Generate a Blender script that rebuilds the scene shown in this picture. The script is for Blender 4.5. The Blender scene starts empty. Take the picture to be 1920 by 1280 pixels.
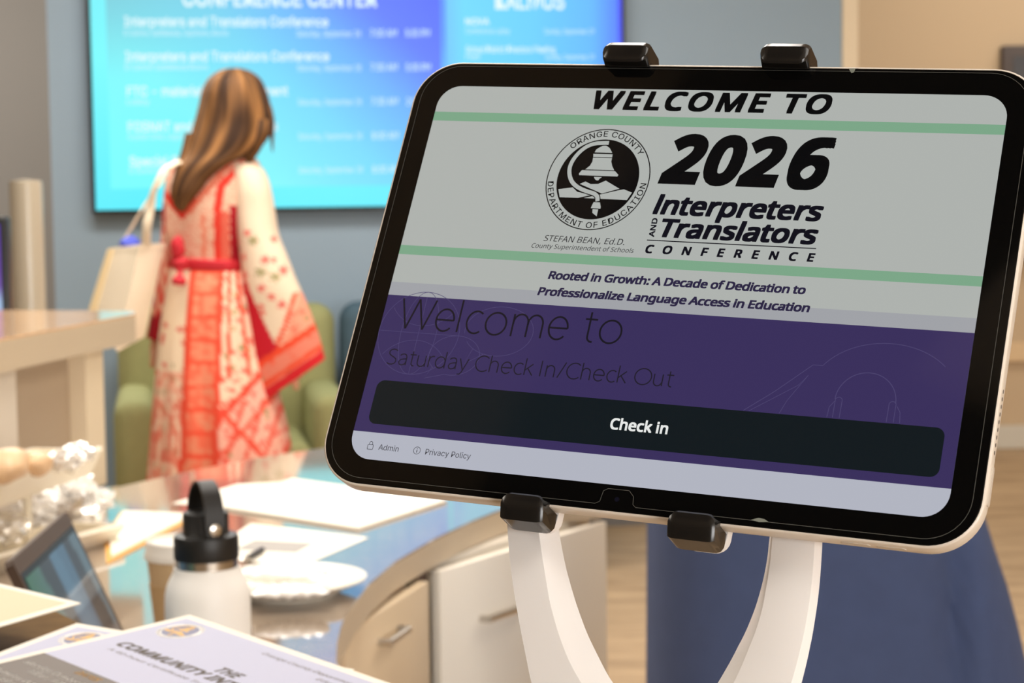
import bpy, bmesh, math, random
from mathutils import Vector, Matrix, noise

# ------------------------------------------------------------------ camera, world, lights, exposure
scene = bpy.context.scene
COL = scene.collection
FPX, CAM_H = 3723.0, 1.29
_d = Vector((0.0127, 0.9968, 0.0796)).normalized()          # world "down" seen by the camera (x right, y down, z forward)
_Z = -_d
_Y = (Vector((0, 0, 1)) - Vector((0, 0, 1)).dot(_Z) * _Z).normalized()
_X = _Y.cross(_Z)
RCW = Matrix((_X, _Y, _Z))                                   # camera axes -> world
CAM = Vector((0, 0, CAM_H))
cam_data = bpy.data.cameras.new('camera')
cam = bpy.data.objects.new('camera', cam_data)
COL.objects.link(cam)
_m = Matrix.Identity(4)
for _i, _v in enumerate((RCW @ Vector((1, 0, 0)), RCW @ Vector((0, -1, 0)), RCW @ Vector((0, 0, -1)))):
    for _j in range(3):
        _m[_j][_i] = _v[_j]
_m.translation = CAM
cam.matrix_world = _m
cam_data.sensor_width = 36.0
cam_data.lens = FPX * 36.0 / 1920.0
cam_data.clip_start = 0.05
cam_data.dof.use_dof = True
cam_data.dof.focus_distance = 0.715
cam_data.dof.aperture_fstop = 25.0
scene.camera = cam

scene.view_settings.view_transform = 'Standard'
scene.view_settings.look = 'None'
scene.view_settings.exposure = 0.0
scene.view_settings.gamma = 1.0
scene.view_settings.use_curve_mapping = False

world = bpy.data.worlds.new('world')
scene.world = world
world.use_nodes = True
world.node_tree.nodes['Background'].inputs['Color'].default_value = (1.0, 0.9, 0.78, 1)
world.node_tree.nodes['Background'].inputs['Strength'].default_value = 0.3


def area_light(name, loc, size, power, color=(1.0, 0.84, 0.66)):
    l = bpy.data.lights.new(name, 'AREA')
    l.shape = 'RECTANGLE'
    l.size, l.size_y = size
    l.energy = power
    l.color = color
    o = bpy.data.objects.new(name, l)
    o.location = loc
    COL.objects.link(o)
    return o


# ceiling luminaires and an added recess fill (all point straight down)
WARM, NEUTRAL = (1.0, 0.91, 0.80), (1.0, 0.95, 0.88)
area_light('ceiling_lamp_desk', (-0.45, 2.55, 2.93), (1.6, 1.0), 48, NEUTRAL)
area_light('ceiling_lamp_front', (0.9, -0.25, 2.93), (1.4, 0.8), 18, NEUTRAL)
area_light('ceiling_lamp_left', (-2.9, 0.9, 2.93), (1.2, 1.2), 42, WARM)
area_light('ceiling_lamp_lounge', (-0.6, 5.2, 2.93), (2.2, 0.8), 90, NEUTRAL)
area_light('ceiling_lamp_hall', (2.2, 4.2, 2.93), (1.4, 1.4), 55, WARM)
area_light('ceiling_lamp_corridor', (2.6, 8.2, 2.93), (1.6, 0.8), 32, NEUTRAL)
area_light('fill_light_recess', (-2.6, 7.6, 2.93), (1.4, 0.8), 90, NEUTRAL)  # added fill that brightens the recess wall, no fixture known

# ------------------------------------------------------------------ helpers


def ray(px, py):
    return RCW @ Vector(((px - 960) / FPX, (py - 640) / FPX, 1.0))


def on_z(px, py, h):
    r = ray(px, py)
    return CAM + r * ((h - CAM_H) / r.z)


def on_y(px, py, y):
    r = ray(px, py)
    return CAM + r * (y / r.y)


def on_plane(px, py, p0, n):
    r = ray(px, py)
    return CAM + r * ((p0 - CAM).dot(n) / r.dot(n))


def lin(c):
    out = []
    for v in c[:3]:
        v = max(0.0, v / 255.0)
        out.append(v / 12.92 if v <= 0.04045 else ((v + 0.055) / 1.055) ** 2.4)
    return tuple(out) + (1.0,)


def lerp(a, b, t):
    return a + (b - a) * t


def interp(table, x):
    """table of (x, a, b, ...) rows, linear, extrapolating at the ends"""
    for i in range(len(table) - 1):
        if x <= table[i + 1][0] or i == len(table) - 2:
            r0, r1 = table[i], table[i + 1]
            t = (x - r0[0]) / (r1[0] - r0[0])
            return [lerp(p, q, t) for p, q in zip(r0[1:], r1[1:])]


def smooth_interp(table, x):
    """Catmull-Rom over rows (x, a, b, ...)"""
    n = len(table)
    i = 0
    while i < n - 2 and x > table[i + 1][0]:
        i += 1
    r1, r2 = table[i], table[i + 1]
    r0, r3 = table[max(i - 1, 0)], table[min(i + 2, n - 1)]
    t = min(1, max(0, (x - r1[0]) / (r2[0] - r1[0])))
    out = []
    for k in range(1, len(r1)):
        p0, p1, p2, p3 = r0[k], r1[k], r2[k], r3[k]
        out.append(0.5 * (2 * p1 + (p2 - p0) * t + (2 * p0 - 5 * p1 + 4 * p2 - p3) * t * t + (3 * p1 - p0 - 3 * p2 + p3) * t ** 3))
    return out


# ---- materials
def principled(name, rgb, rough=0.5, metal=0.0, coat=0.0, spec=0.5, bump=0.0, bump_scale=200.0, mottle=0.0, mottle_scale=8.0, sss=0.0, trans=0.0):
    m = bpy.data.materials.new(name)
    m.use_nodes = True
    nt = m.node_tree
    b = nt.nodes['Principled BSDF']
    b.inputs['Base Color'].default_value = lin(rgb)
    b.inputs['Roughness'].default_value = rough
    b.inputs['Metallic'].default_value = metal
    b.inputs['Coat Weight'].default_value = coat
    b.inputs['Coat Roughness'].default_value = 0.05
    b.inputs['Specular IOR Level'].default_value = spec
    if trans:
        b.inputs['Transmission Weight'].default_value = trans
    if bump or mottle:
        tc = nt.nodes.new('ShaderNodeTexCoord')
    if bump:
        n = nt.nodes.new('ShaderNodeTexNoise')
        n.inputs['Scale'].default_value = bump_scale
        n.inputs['Detail'].default_value = 3
        bp = nt.nodes.new('ShaderNodeBump')
        bp.inputs['Strength'].default_value = bump
        bp.inputs['Distance'].default_value = 0.002
        nt.links.new(tc.outputs['Object'], n.inputs['Vector'])
        nt.links.new(n.outputs['Fac'], bp.inputs['Height'])
        nt.links.new(bp.outputs['Normal'], b.inputs['Normal'])
    if mottle:
        n2 = nt.nodes.new('ShaderNodeTexNoise')
        n2.inputs['Scale'].default_value = mottle_scale
        n2.inputs['Detail'].default_value = 4
        mx = nt.nodes.new('ShaderNodeMix')
        mx.data_type = 'RGBA'
        mx.inputs['A'].default_value = lin(tuple(v * (1 - mottle) for v in rgb))
        mx.inputs['B'].default_value = lin(tuple(min(255, v * (1 + mottle)) for v in rgb))
        nt.links.new(tc.outputs['Object'], n2.inputs['Vector'])
        nt.links.new(n2.outputs['Fac'], mx.inputs['Factor'])
        nt.links.new(mx.outputs['Result'], b.inputs['Base Color'])
    return m


def screen_mat(name, rgb, rough=0.06, strength=1.0, spec=0.5):
    """a lit pixel area behind glossy glass"""
    m = principled(name, (4, 4, 5), rough, spec=spec)
    b = m.node_tree.nodes['Principled BSDF']
    b.inputs['Emission Color'].default_value = lin(rgb)
    b.inputs['Emission Strength'].default_value = strength
    return m


def attr_mat(name, rough=0.7, emit=0.0, bump=0.0, spec=0.3):
    m = principled(name, (255, 255, 255), rough, spec=spec, bump=bump, bump_scale=350)
    nt = m.node_tree
    b = nt.nodes['Principled BSDF']
    a = nt.nodes.new('ShaderNodeAttribute')
    a.attribute_name = 'Col'
    if emit:
        b.inputs['Base Color'].default_value = lin((4, 4, 5))
        nt.links.new(a.outputs['Color'], b.inputs['Emission Color'])
        b.inputs['Emission Strength'].default_value = emit
    else:
        nt.links.new(a.outputs['Color'], b.inputs['Base Color'])
    return m


# ---- objects
def tag(o, label, cat, group=None, kind=None):
    o['label'] = label
    o['category'] = cat
    if group:
        o['group'] = group
    if kind:
        o['kind'] = kind
    return o


def thing(name, label, cat, loc=(0, 0, 0), rotz=0.0, group=None, matrix=None):
    o = bpy.data.objects.new(name, None)
    COL.objects.link(o)
    o.empty_display_size = 0.05
    if matrix is not None:
        o.matrix_world = matrix
    else:
        o.location = loc
        o.rotation_euler = (0, 0, rotz)
    return tag(o, label, cat, group)


def obj(name, bm, mat, parent=None, smooth=True, angle=40.0, label=None):
    me = bpy.data.meshes.new(name)
    bmesh.ops.recalc_face_normals(bm, faces=bm.faces[:])
    bm.to_mesh(me)
    bm.free()
    for mt in (mat if isinstance(mat, (list, tuple)) else [mat]):
        me.materials.append(mt)
    if smooth:
        me.polygons.foreach_set('use_smooth', [True] * len(me.polygons))
        me.set_sharp_from_angle(angle=math.radians(angle))
    o = bpy.data.objects.new(name, me)
    COL.objects.link(o)
    if parent is not None:
        o.parent = parent
    if label:
        o['label'] = label
    return o


def flat_obj(name, bm, mat, parent=None, label=None):
    """faces keep their winding (printed or displayed layers)"""
    me = bpy.data.meshes.new(name)
    bm.to_mesh(me)
    bm.free()
    me.materials.append(mat)
    o = bpy.data.objects.new(name, me)
    COL.objects.link(o)
    if parent is not None:
        o.parent = parent
    if label:
        o['label'] = label
    return o


def struct(name, bm, mat, smooth=False):
    o = obj(name, bm, mat, None, smooth)
    o['kind'] = 'structure'
    return o


def copy_tree(o, parent=None):
    c = o.copy()
    COL.objects.link(c)
    c.parent = parent
    for ch in list(o.children):
        copy_tree(ch, c)
    return c


# ---- shapes
def BM():
    return bmesh.new()


def box(bm, c, s, rotz=0.0, bevel=0.0, seg=2, mi=0):
    M = Matrix.Translation(Vector(c)) @ Matrix.Rotation(rotz, 4, 'Z') @ Matrix.Diagonal((s[0], s[1], s[2], 1))
    r = bmesh.ops.create_cube(bm, size=1.0, matrix=M)
    fs = list({f for v in r['verts'] for f in v.link_faces})
    for f in fs:
        f.material_index = mi
    if bevel:
        es = list({e for v in r['verts'] for e in v.link_edges})
        bmesh.ops.bevel(bm, geom=es, offset=bevel, segments=seg, affect='EDGES', profile=0.5)


def loft(bm, rings, close=True, cap=True, mi=0):
    vs = [[bm.verts.new(p) for p in r] for r in rings]
    n = len(vs[0])
    for a, b in zip(vs[:-1], vs[1:]):
        for i in range(n if close else n - 1):
            j = (i + 1) % n
            try:
                f = bm.faces.new((a[i], a[j], b[j], b[i]))
                f.material_index = mi
            except ValueError:
                pass
    if cap and close:
        for r in (vs[0], vs[-1]):
            try:
                f = bm.faces.new(r)
                f.material_index = mi
            except ValueError:
                pass
    return vs


def prism(bm, pts, z0, z1, bevel=0.0, mi=0):
    """pts: 2D outline extruded along z"""
    vs = loft(bm, [[Vector((p[0], p[1], z0)) for p in pts], [Vector((p[0], p[1], z1)) for p in pts]], mi=mi)
    if bevel:
        es = [e for r in vs for v in r for e in v.link_edges]
        bmesh.ops.bevel(bm, geom=list(set(es)), offset=bevel, segments=2, affect='EDGES', profile=0.5)


def slab(bm, corners, thick, up=Vector((0, 0, 1))):
    """closed slab: corners is the top outline, thickness goes down"""
    loft(bm, [[Vector(c) for c in corners], [Vector(c) - up * thick for c in corners]])


def tube(bm, path, radius, n=10, mi=0, flat=None):
    path = [Vector(p) for p in path]
    rings = []
    up = Vector((0, 0, 1))
    for i, p in enumerate(path):
        t = (path[min(i + 1, len(path) - 1)] - path[max(i - 1, 0)]).normalized()
        ref = up if abs(t.dot(up)) < 0.95 else Vector((0, 1, 0))
        a = t.cross(ref).normalized()
        b = a.cross(t).normalized()
        r = radius[i] if isinstance(radius, (list, tuple)) else radius
        ra, rb = (r, r) if flat is None else (r, r * flat)
        rings.append([p + a * (ra * math.cos(2 * math.pi * k / n)) + b * (rb * math.sin(2 * math.pi * k / n)) for k in range(n)])
    loft(bm, rings, mi=mi)


def lathe(bm, prof, n=40, c=(0, 0, 0), mi=0):
    c = Vector(c)
    rings = [[c + Vector((r * math.cos(2 * math.pi * k / n), r * math.sin(2 * math.pi * k / n), z)) for k in range(n)] for r, z in prof]
    loft(bm, rings, mi=mi)


def blob(bm, c, s, seed=0, amp=0.25, freq=2.0, sub=3, mi=0):
    r = bmesh.ops.create_icosphere(bm, subdivisions=sub, radius=1.0)
    for v in r['verts']:
        k = 1 + amp * noise.noise(v.co * freq + Vector((seed * 7.3, seed * 1.7, 0)))
        v.co = Vector(c) + Vector((v.co.x * s[0] * k, v.co.y * s[1] * k, v.co.z * s[2] * k))


def rrect(x0, y0, x1, y1, r, n=8):
    """rounded rectangle outline, counter-clockwise in a y-down frame"""
    rs = r if isinstance(r, (list, tuple)) else (r, r, r, r)      # TL, TR, BR, BL
    pts = []
    for (cx, cy, rr, a0) in ((x0 + rs[0], y0 + rs[0], rs[0], 180), (x1 - rs[1], y0 + rs[1], rs[1], 270),
                             (x1 - rs[2], y1 - rs[2], rs[2], 0), (x0 + rs[3], y1 - rs[3], rs[3], 90)):
        for k in range(n + 1):
            a = math.radians(a0 + 90 * k / n)
            pts.append((cx + rr * math.cos(a), cy + rr * math.sin(a)))
    return pts


def face(bm, pts, place):
    vs = [bm.verts.new(place(*p)) for p in pts]
    if len(vs) > 4:
        f = bm.faces.new(vs)
        bmesh.ops.triangulate(bm, faces=[f])
    else:
        bm.faces.new(vs)


def stroke(bm, pts, w, place, closed=False):
    P = [Vector((p[0], p[1])) for p in pts]
    n = len(P)
    L, R = [], []
    for i in range(n):
        if closed:
            t = P[(i + 1) % n] - P[i - 1]
        else:
            t = P[min(i + 1, n - 1)] - P[max(i - 1, 0)]
        t.normalize()
        q = Vector((-t.y, t.x)) * w / 2
        L.append(bm.verts.new(place(*(P[i] + q))))
        R.append(bm.verts.new(place(*(P[i] - q))))
    for i in range(n if closed else n - 1):
        j = (i + 1) % n
        bm.faces.new((R[i], R[j], L[j], L[i]))


def arc(cx, cy, r, a0, a1, n=24, ry=None):
    ry = r if ry is None else ry
    return [(cx + r * math.cos(math.radians(lerp(a0, a1, k / n))), cy - ry * math.sin(math.radians(lerp(a0, a1, k / n)))) for k in range(n + 1)]


# ---- lettering
def load_font(name):
    try:
        return bpy.data.fonts.load(bpy.utils.system_resource('DATAFILES') + '/fonts/' + name)
    except Exception:
        return None


NOTO = load_font('NotoSansMath-Regular.woff2')
INTER = load_font('Inter.woff2')
_cache = {}


def letters(body, font=None, bold=0.0, shear=0.0, spacing=1.0, res=3):
    key = (body, font.name if font else '', bold, shear, spacing, res)
    if key in _cache:
        return _cache[key]
    c = bpy.data.curves.new('lettering', 'FONT')
    c.body = body
    if font:
        c.font = font
    c.offset = bold
    c.shear = shear
    c.space_character = spacing
    c.resolution_u = res
    c.fill_mode = 'FRONT'
    c.dimensions = '2D'
    o = bpy.data.objects.new('lettering', c)
    COL.objects.link(o)
    dg = bpy.context.evaluated_depsgraph_get()
    me = bpy.data.meshes.new_from_object(o.evaluated_get(dg))
    out = ([(v.co.x, v.co.y) for v in me.vertices], [tuple(p.vertices) for p in me.polygons])
    bpy.data.objects.remove(o)
    bpy.data.curves.remove(c)
    bpy.data.meshes.remove(me)
    _cache[key] = out
    return out


def cap_height(font, bold=0.0):
    vs, _ = letters('H', font, bold)
    return max(v[1] for v in vs), min(v[1] for v in vs)


def text(bm, body, x0, x1, yb, cap, place, font=None, bold=0.0, shear=0.0, spacing=1.0, res=3, align='fit', heavy=0.0):
    """lettering in a y-down frame: from x0 to x1, baseline yb, capitals cap high"""
    vs, fs = letters(body, font, heavy, shear, spacing, res)
    if not vs:
        return
    hi, lo = cap_height(font, heavy)
    sy = cap / (hi - lo)
    a, b = min(v[0] for v in vs) - max(bold, 0), max(v[0] for v in vs) + max(bold, 0)
    hi, lo = hi + max(bold, 0), lo - max(bold, 0)
    sy = cap / (hi - lo)
    if align == 'fit':
        sx = (x1 - x0) / (b - a)
        ox = x0
    else:
        sx = sy
        ox = x0 if align == 'left' else (x1 - (b - a) * sx if align == 'right' else (x0 + x1) / 2 - (b - a) * sx / 2)
    shifts = [(0.0, 0.0)]
    if bold > 0:                                              # heavier weight: the outline swept round a small square
        shifts += [(bold * i, bold * j) for i in (-1, 0, 1) for j in (-1, 0, 1) if i or j]
    for dx, dy in shifts:
        nv = [bm.verts.new(place(ox + (x + dx - a) * sx, yb - (y + dy - lo) * sy)) for x, y in vs]
        for f in fs:
            try:
                bm.faces.new([nv[i] for i in f])
            except ValueError:
                pass


# thin single-stroke lettering (cap height 1, y up): strokes and advance width
def _el(cx, cy, rx, ry, a0, a1, n=18):
    return [(cx + rx * math.cos(math.radians(lerp(a0, a1, k / n))), cy + ry * math.sin(math.radians(lerp(a0, a1, k / n)))) for k in range(n + 1)]


_arch = lambda x: [(x, 0.40)] + _el(x + 0.25, 0.45, 0.25, 0.28, 165, 0, 12) + [(x + 0.5, 0)]
THIN = {
    'W': ([[(0, 1), (.30, 0)], [(.30, 0), (.60, 1)], [(.60, 1), (.90, 0)], [(.90, 0), (1.20, 1)]], 1.32),
    'e': ([[(.0, .37), (.62, .37)], _el(.31, .365, .31, .365, 0, 318, 28)], .80),
    'l': ([[(0, 0), (0, 1.07)]], .28), 'I': ([[(0, 0), (0, 1)]], .34),
    'c': ([_el(.31, .365, .31, .365, 52, 308, 24)], .66),
    'o': ([_el(.35, .365, .35, .365, 0, 360, 32)], .93),
    'm': ([[(0, 0), (0, .73)], _arch(0), _arch(.5)], 1.23),
    'n': ([[(0, 0), (0, .73)], _arch(0)], .73),
    'h': ([[(0, 0), (0, 1.07)], _arch(0)], .73),
    't': ([[(.16, .95), (.16, .18)] + _el(.32, .16, .16, .16, 180, 280, 8), [(0, .72), (.40, .72)]], .54),
    'S': ([[tuple(q) for q in [(.56, .90), (.44, .98), (.30, 1.0), (.14, .95), (.05, .82), (.08, .66), (.22, .56), (.40, .47), (.55, .36), (.58, .20), (.50, .07), (.34, 0.0), (.16, .01), (.02, .08)]]], .76),
    'a': ([[(.04, .62), (.16, .71), (.30, .73), (.43, .67), (.48, .53), (.48, 0)], [(.48, .42), (.28, .40), (.10, .34), (.02, .20), (.08, .05), (.22, 0), (.38, .05), (.48, .20)]], .68),
    'u': ([[(0, .73), (0, .28)] + _el(.24, .27, .24, .27, 180, 350, 14)[1:], [(.5, .73), (.5, 0)]], .73),
    'r': ([[(0, 0), (0, .73)], [(0, .42)] + _el(.24, .43, .24, .29, 160, 72, 8)], .44),
    'd': ([_el(.30, .365, .30, .365, 0, 360, 30), [(.60, 0), (.60, 1.07)]], .84),
    'y': ([[(0, .73), (.28, 0)], [(.56, .73), (.24, -.16), (.14, -.29), (-.02, -.30)]], .68),
    'C': ([_el(.46, .5, .46, .5, 48, 312, 28)], .92),
    'k': ([[(0, 0), (0, 1.07)], [(.46, .73), (.0, .30)], [(.16, .44), (.50, 0)]], .62),
    '/': ([[(0, 0), (.40, 1)]], .52),
    'O': ([_el(.49, .5, .49, .5, 0, 360, 36)], 1.14),
    ' ': ([], .36),
}


def line_text(bm, body, x0, x1, yb, cap, place, w):
    tot = sum(THIN[ch][1] for ch in body) - 0.12
    sx = (x1 - x0) / tot
    x = 0.0
    for ch in body:
        for st in THIN[ch][0]:
            stroke(bm, [(x0 + (x + p[0]) * sx, yb - p[1] * cap) for p in st], w, place)
        x += THIN[ch][1]


def grid_obj(name, nu, nv, pos, colf, mat, parent=None, close=False, smooth=True, label=None):
    """mesh grid with a per-vertex colour layer Col; pos(i,j)->Vector, colf(i,j)->sRGB"""
    verts, cols, faces = [], [], []
    for j in range(nv):
        for i in range(nu):
            verts.append(pos(i, j))
            cols.append(lin(colf(i, j)))
    for j in range(nv - 1):
        for i in range(nu if close else nu - 1):
            k = (i + 1) % nu
            faces.append((j * nu + i, j * nu + k, (j + 1) * nu + k, (j + 1) * nu + i))
    me = bpy.data.meshes.new(name)
    me.from_pydata(verts, [], faces)
    at = me.color_attributes.new('Col', 'FLOAT_COLOR', 'POINT')
    at.data.foreach_set('color', [x for c in cols for x in c])
    me.materials.append(mat)
    if smooth:
        me.polygons.foreach_set('use_smooth', [True] * len(me.polygons))
    o = bpy.data.objects.new(name, me)
    COL.objects.link(o)
    if parent is not None:
        o.parent = parent
    if label:
        o['label'] = label
    return o

# ------------------------------------------------------------------ the setting
TH = math.radians(10.0)
W0 = on_y(172, 200, 7.07)
W0.z = 0
WT = Vector((math.cos(TH), math.sin(TH), 0))                 # along the blue wall
WN = Vector((math.sin(TH), -math.cos(TH), 0))                # out of it, into the lobby


def floor_mat():
    m = principled('floor_planks', (176, 146, 108), 0.55)
    nt = m.node_tree
    b = nt.nodes['Principled BSDF']
    tc = nt.nodes.new('ShaderNodeTexCoord')
    mp = nt.nodes.new('ShaderNodeMapping')
    mp.inputs['Scale'].default_value = (1.2, 5.0, 1)
    n = nt.nodes.new('ShaderNodeTexNoise')
    n.inputs['Scale'].default_value = 2.2
    n.inputs['Detail'].default_value = 5
    n.inputs['Roughness'].default_value = 0.6
    cr = nt.nodes.new('ShaderNodeValToRGB')
    cr.color_ramp.elements[0].position, cr.color_ramp.elements[0].color = 0.25, lin((142, 116, 86))
    cr.color_ramp.elements[1].position, cr.color_ramp.elements[1].color = 0.7, lin((188, 160, 124))
    nt.links.new(tc.outputs['Object'], mp.inputs['Vector'])
    nt.links.new(mp.outputs['Vector'], n.inputs['Vector'])
    nt.links.new(n.outputs['Fac'], cr.inputs['Fac'])
    nt.links.new(cr.outputs['Color'], b.inputs['Base Color'])
    return m


M_BLUE = principled('blue_wall_paint', (140, 159, 174), 0.7, bump=0.15, bump_scale=60)
M_TAUPE = principled('taupe_wall_paint', (130, 126, 121), 0.75, bump=0.15, bump_scale=60)
M_TAN = principled('tan_wall_paint', (200, 174, 140), 0.7, bump=0.15, bump_scale=60)
M_CREAM = principled('cream_trim_paint', (226, 208, 178), 0.55)
M_CEIL = principled('ceiling_white', (205, 200, 190), 0.85, bump=0.2, bump_scale=40)
M_FAR = principled('far_wall_paint', (150, 142, 130), 0.8)

bm = BM(); box(bm, (0, 4.5, -0.05), (16, 18, 0.1)); struct('floor', bm, floor_mat())
bm = BM(); box(bm, (0, 4.5, 3.05), (16, 18, 0.1)); struct('ceiling', bm, M_CEIL)
bm = BM(); box(bm, (-7.05, 4.5, 1.5), (0.1, 18, 3.0)); struct('wall_left', bm, M_FAR)
bm = BM(); box(bm, (7.05, 4.5, 1.5), (0.1, 18, 3.0)); struct('wall_right', bm, M_TAN)
bm = BM(); box(bm, (0, -4.45, 1.5), (16, 0.1, 3.0)); struct('wall_back', bm, M_FAR)
# unseen glowing panel added behind the camera for frontal fill light
M_FILL = bpy.data.materials.new('fill_glow')
M_FILL.use_nodes = True
_b = M_FILL.node_tree.nodes['Principled BSDF']
_b.inputs['Base Color'].default_value = (0, 0, 0, 1)
_b.inputs['Emission Color'].default_value = (1.0, 0.98, 0.96, 1)
_b.inputs['Emission Strength'].default_value = 11.0
bm = BM(); box(bm, (3.6, -4.385, 1.6), (4.4, 0.02, 2.0)); struct('fill_panel', bm, M_FILL)
bm = BM()
for cx, cz, sx, sz in ((3.6, 2.64, 4.6, 0.08), (3.6, 0.56, 4.6, 0.08), (1.36, 1.6, 0.08, 2.1), (5.84, 1.6, 0.08, 2.1), (3.6, 1.6, 0.05, 2.0)):
    box(bm, (cx, -4.36, cz), (sx, 0.06, sz))
struct('fill_panel_frame', bm, M_CREAM)  # rim of the added glowing panel
# blue feature wall: a free-standing run of wall, 0.2 m thick
wl, wr = W0 + WT * -0.146, W0 + WT * 2.775
pts = [wl, wr, wr - WN * 0.2, wl - WN * 0.2]
bm = BM(); prism(bm, [(p.x, p.y) for p in pts], 0, 3.0); struct('wall_front', bm, M_BLUE)
pr = wr + WT * 0.034
bm = BM()
pp = [wr + WT * 0.002 + WN * 0.01, wr + WT * 0.062 + WN * 0.01, wr + WT * 0.062 - WN * 0.22, wr + WT * 0.002 - WN * 0.22]
prism(bm, [(p.x, p.y) for p in pp], 0, 3.0); struct('trim_1', bm, M_CREAM)
bm = BM(); box(bm, (-3.6, 9.3, 1.5), (6.8, 0.1, 3.0)); struct('wall_rear_left', bm, M_TAUPE)
bm = BM(); box(bm, (3.6, 9.45, 1.5), (7.0, 0.1, 3.0)); struct('wall_rear_right', bm, M_TAN)
bm = BM(); box(bm, (3.6, 9.385, 0.055), (6.9, 0.02, 0.11), bevel=0.004); struct('baseboard_rear', bm, principled('baseboard_grey', (206, 198, 182), 0.5))
bm = BM(); box(bm, (3.6, 9.385, 0.46), (6.9, 0.02, 0.09), bevel=0.004); struct('trim_2', bm, principled('rail_tan', (222, 190, 146), 0.5))
bm = BM()
bp = [wl + WN * 0.001, wr + WN * 0.001, wr + WN * 0.014, wl + WN * 0.014]
prism(bm, [(p.x, p.y) for p in bp], 0.0, 0.1); struct('baseboard_front', bm, principled('baseboard_dark', (96, 92, 88), 0.5))

# unseen dark slab under the ceiling, added and shaped to darken the tablet's reflection
bm = BM(); prism(bm, [(-2.3, -0.90), (-0.1, 0.60), (0.0, -0.10), (-0.6, -0.37), (-0.92, -0.54), (-0.82, -0.70), (-0.3, -1.2), (-1.5, -1.7)], 2.9, 2.96)
struct('reflection_blocker', bm, principled('dark_blocker', (58, 54, 50), 0.8))

# dark sign box on the far tan wall
M_BLACKP = principled('black_plastic', (16, 15, 15), 0.28)
p = on_y(1884, 84, 9.3)
t = thing('wall_display', 'dark brown framed wall display on far tan wall', 'wall display', (p.x + 0.45, 9.37, p.z - 0.5))
bm = BM(); box(bm, (0, 0, 0), (0.9, 0.06, 1.0), bevel=0.01); obj('frame', bm, principled('dark_brown_frame', (70, 56, 48), 0.5), t)
bm = BM(); box(bm, (0, -0.033, 0), (0.8, 0.006, 0.9)); obj('panel', bm, principled('dark_panel', (40, 34, 32), 0.3), t)

# ------------------------------------------------------------------ wall-mounted information screen
TVP = W0 + WN * 0.075


def tv_sz(px, py, off=0.0):
    p = on_plane(px, py, TVP + WN * off, WN)
    return (p - W0).dot(WT), p.z


s0, zb = tv_sz(180, 394)
s1, _ = tv_sz(1166, 60)
SW = s1 - s0
SH = SW * 9 / 16
sc_, zc_ = (s0 + s1) / 2, zb + SH / 2
TVM = Matrix((( WT.x, 0, WN.x, 0), (WT.y, 0, WN.y, 0), (0, 1, 0, 0), (0, 0, 0, 1)))
tvo = W0 + WT * sc_ + Vector((0, 0, zc_)) + WN * 0.075
TVM.translation = tvo
tv = thing('information_screen', 'large wall-mounted blue screen listing conference rooms and times', 'screen', matrix=TVM)
bm = BM()
box(bm, (0, 0, -0.025), (SW + 0.026, SH + 0.026, 0.046), bevel=0.006)
obj('housing', bm, principled('screen_housing', (38, 44, 48), 0.35), tv)
bm = BM(); box(bm, (0, 0, -0.062), (0.6, 0.4, 0.03)); obj('wall_bracket', bm, M_BLACKP, tv)


def tvl(px, py):
    s, z = tv_sz(px, py)
    return s - sc_, z - zc_


def mixc(a, b, t):
    t = max(0, min(1, t))
    return tuple(lerp(p, q, t) for p, q in zip(a, b))


def ramp(stops, t):
    for (t0, c0), (t1, c1) in zip(stops[:-1], stops[1:]):
        if t <= t1:
            return mixc(c0, c1, (t - t0) / (t1 - t0))
    return stops[-1][1]


M_SCREEN = attr_mat('screen_picture', 0.35, emit=1.0, spec=0.3)
xl0, _ = tvl(180, 300)
NX, NY = 60, 40
# picture coordinates: fraction across a (0..1), fraction up b (0..1)


def bg_col(a, b):
    left = ramp([(0, (96, 240, 255)), (0.5, (120, 250, 255)), (1.0, (110, 226, 240))], b)
    right = ramp([(0, (92, 226, 255)), (0.3, (84, 196, 255)), (0.55, (66, 84, 250)), (1.0, (60, 60, 240))], b)
    return mixc(left, right, (a - 0.45) / 0.35)


grid_obj('picture', NX, NY, lambda i, j: Vector((-SW / 2 + SW * i / (NX - 1), -SH / 2 + SH * j / (NY - 1), 0.001)),
         lambda i, j: bg_col(i / (NX - 1), j / (NY - 1)), M_SCREEN, tv, smooth=False)


def panel(name, x0, z0, x1, z1, zoff, colf, nx=30, ny=30):
    r = grid_obj(name, nx, ny, lambda i, j: Vector((lerp(x0, x1, i / (nx - 1)), lerp(z0, z1, j / (ny - 1)), zoff)),
                 lambda i, j: colf(i / (nx - 1), j / (ny - 1)), M_SCREEN, tv, smooth=False)
    return r


def p1c(a, b):
    t = 0.72 * a + 0.62 * (b - 0.0) - 0.0
    c = ramp([(0.0, (120, 255, 255)), (0.35, (126, 246, 252)), (0.62, (112, 216, 250)), (0.82, (100, 176, 252)), (0.98, (88, 122, 252)), (1.3, (72, 92, 244))], t)
    return mixc(c, (118, 196, 210), max(0, (b - 0.40) * 2.6) * max(0, 1 - a * 1.7))


px0, pz0 = tvl(208, 354)
px1, _ = tvl(828, 200)
panel('list_panel', px0, pz0, px1, SH / 2 - 0.03, 0.003, p1c, 50, 40)
qx0, _ = tvl(836, 60)
qx1, _ = tvl(1158, 60)
panel('list_panel', qx0, pz0, qx1, SH / 2 - 0.03, 0.003,
      lambda a, b: ramp([(0.0, (108, 196, 255)), (0.10, (104, 216, 255)), (0.5, (98, 206, 255)), (0.85, (92, 184, 255)), (1.0, (80, 130, 255))], a))
M_TVTXT = screen_mat('screen_lettering', (228, 250, 255), 0.5, 1.0)
M_TVTXT2 = screen_mat('screen_lettering_small', (214, 244, 255), 0.5, 1.0)


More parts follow.
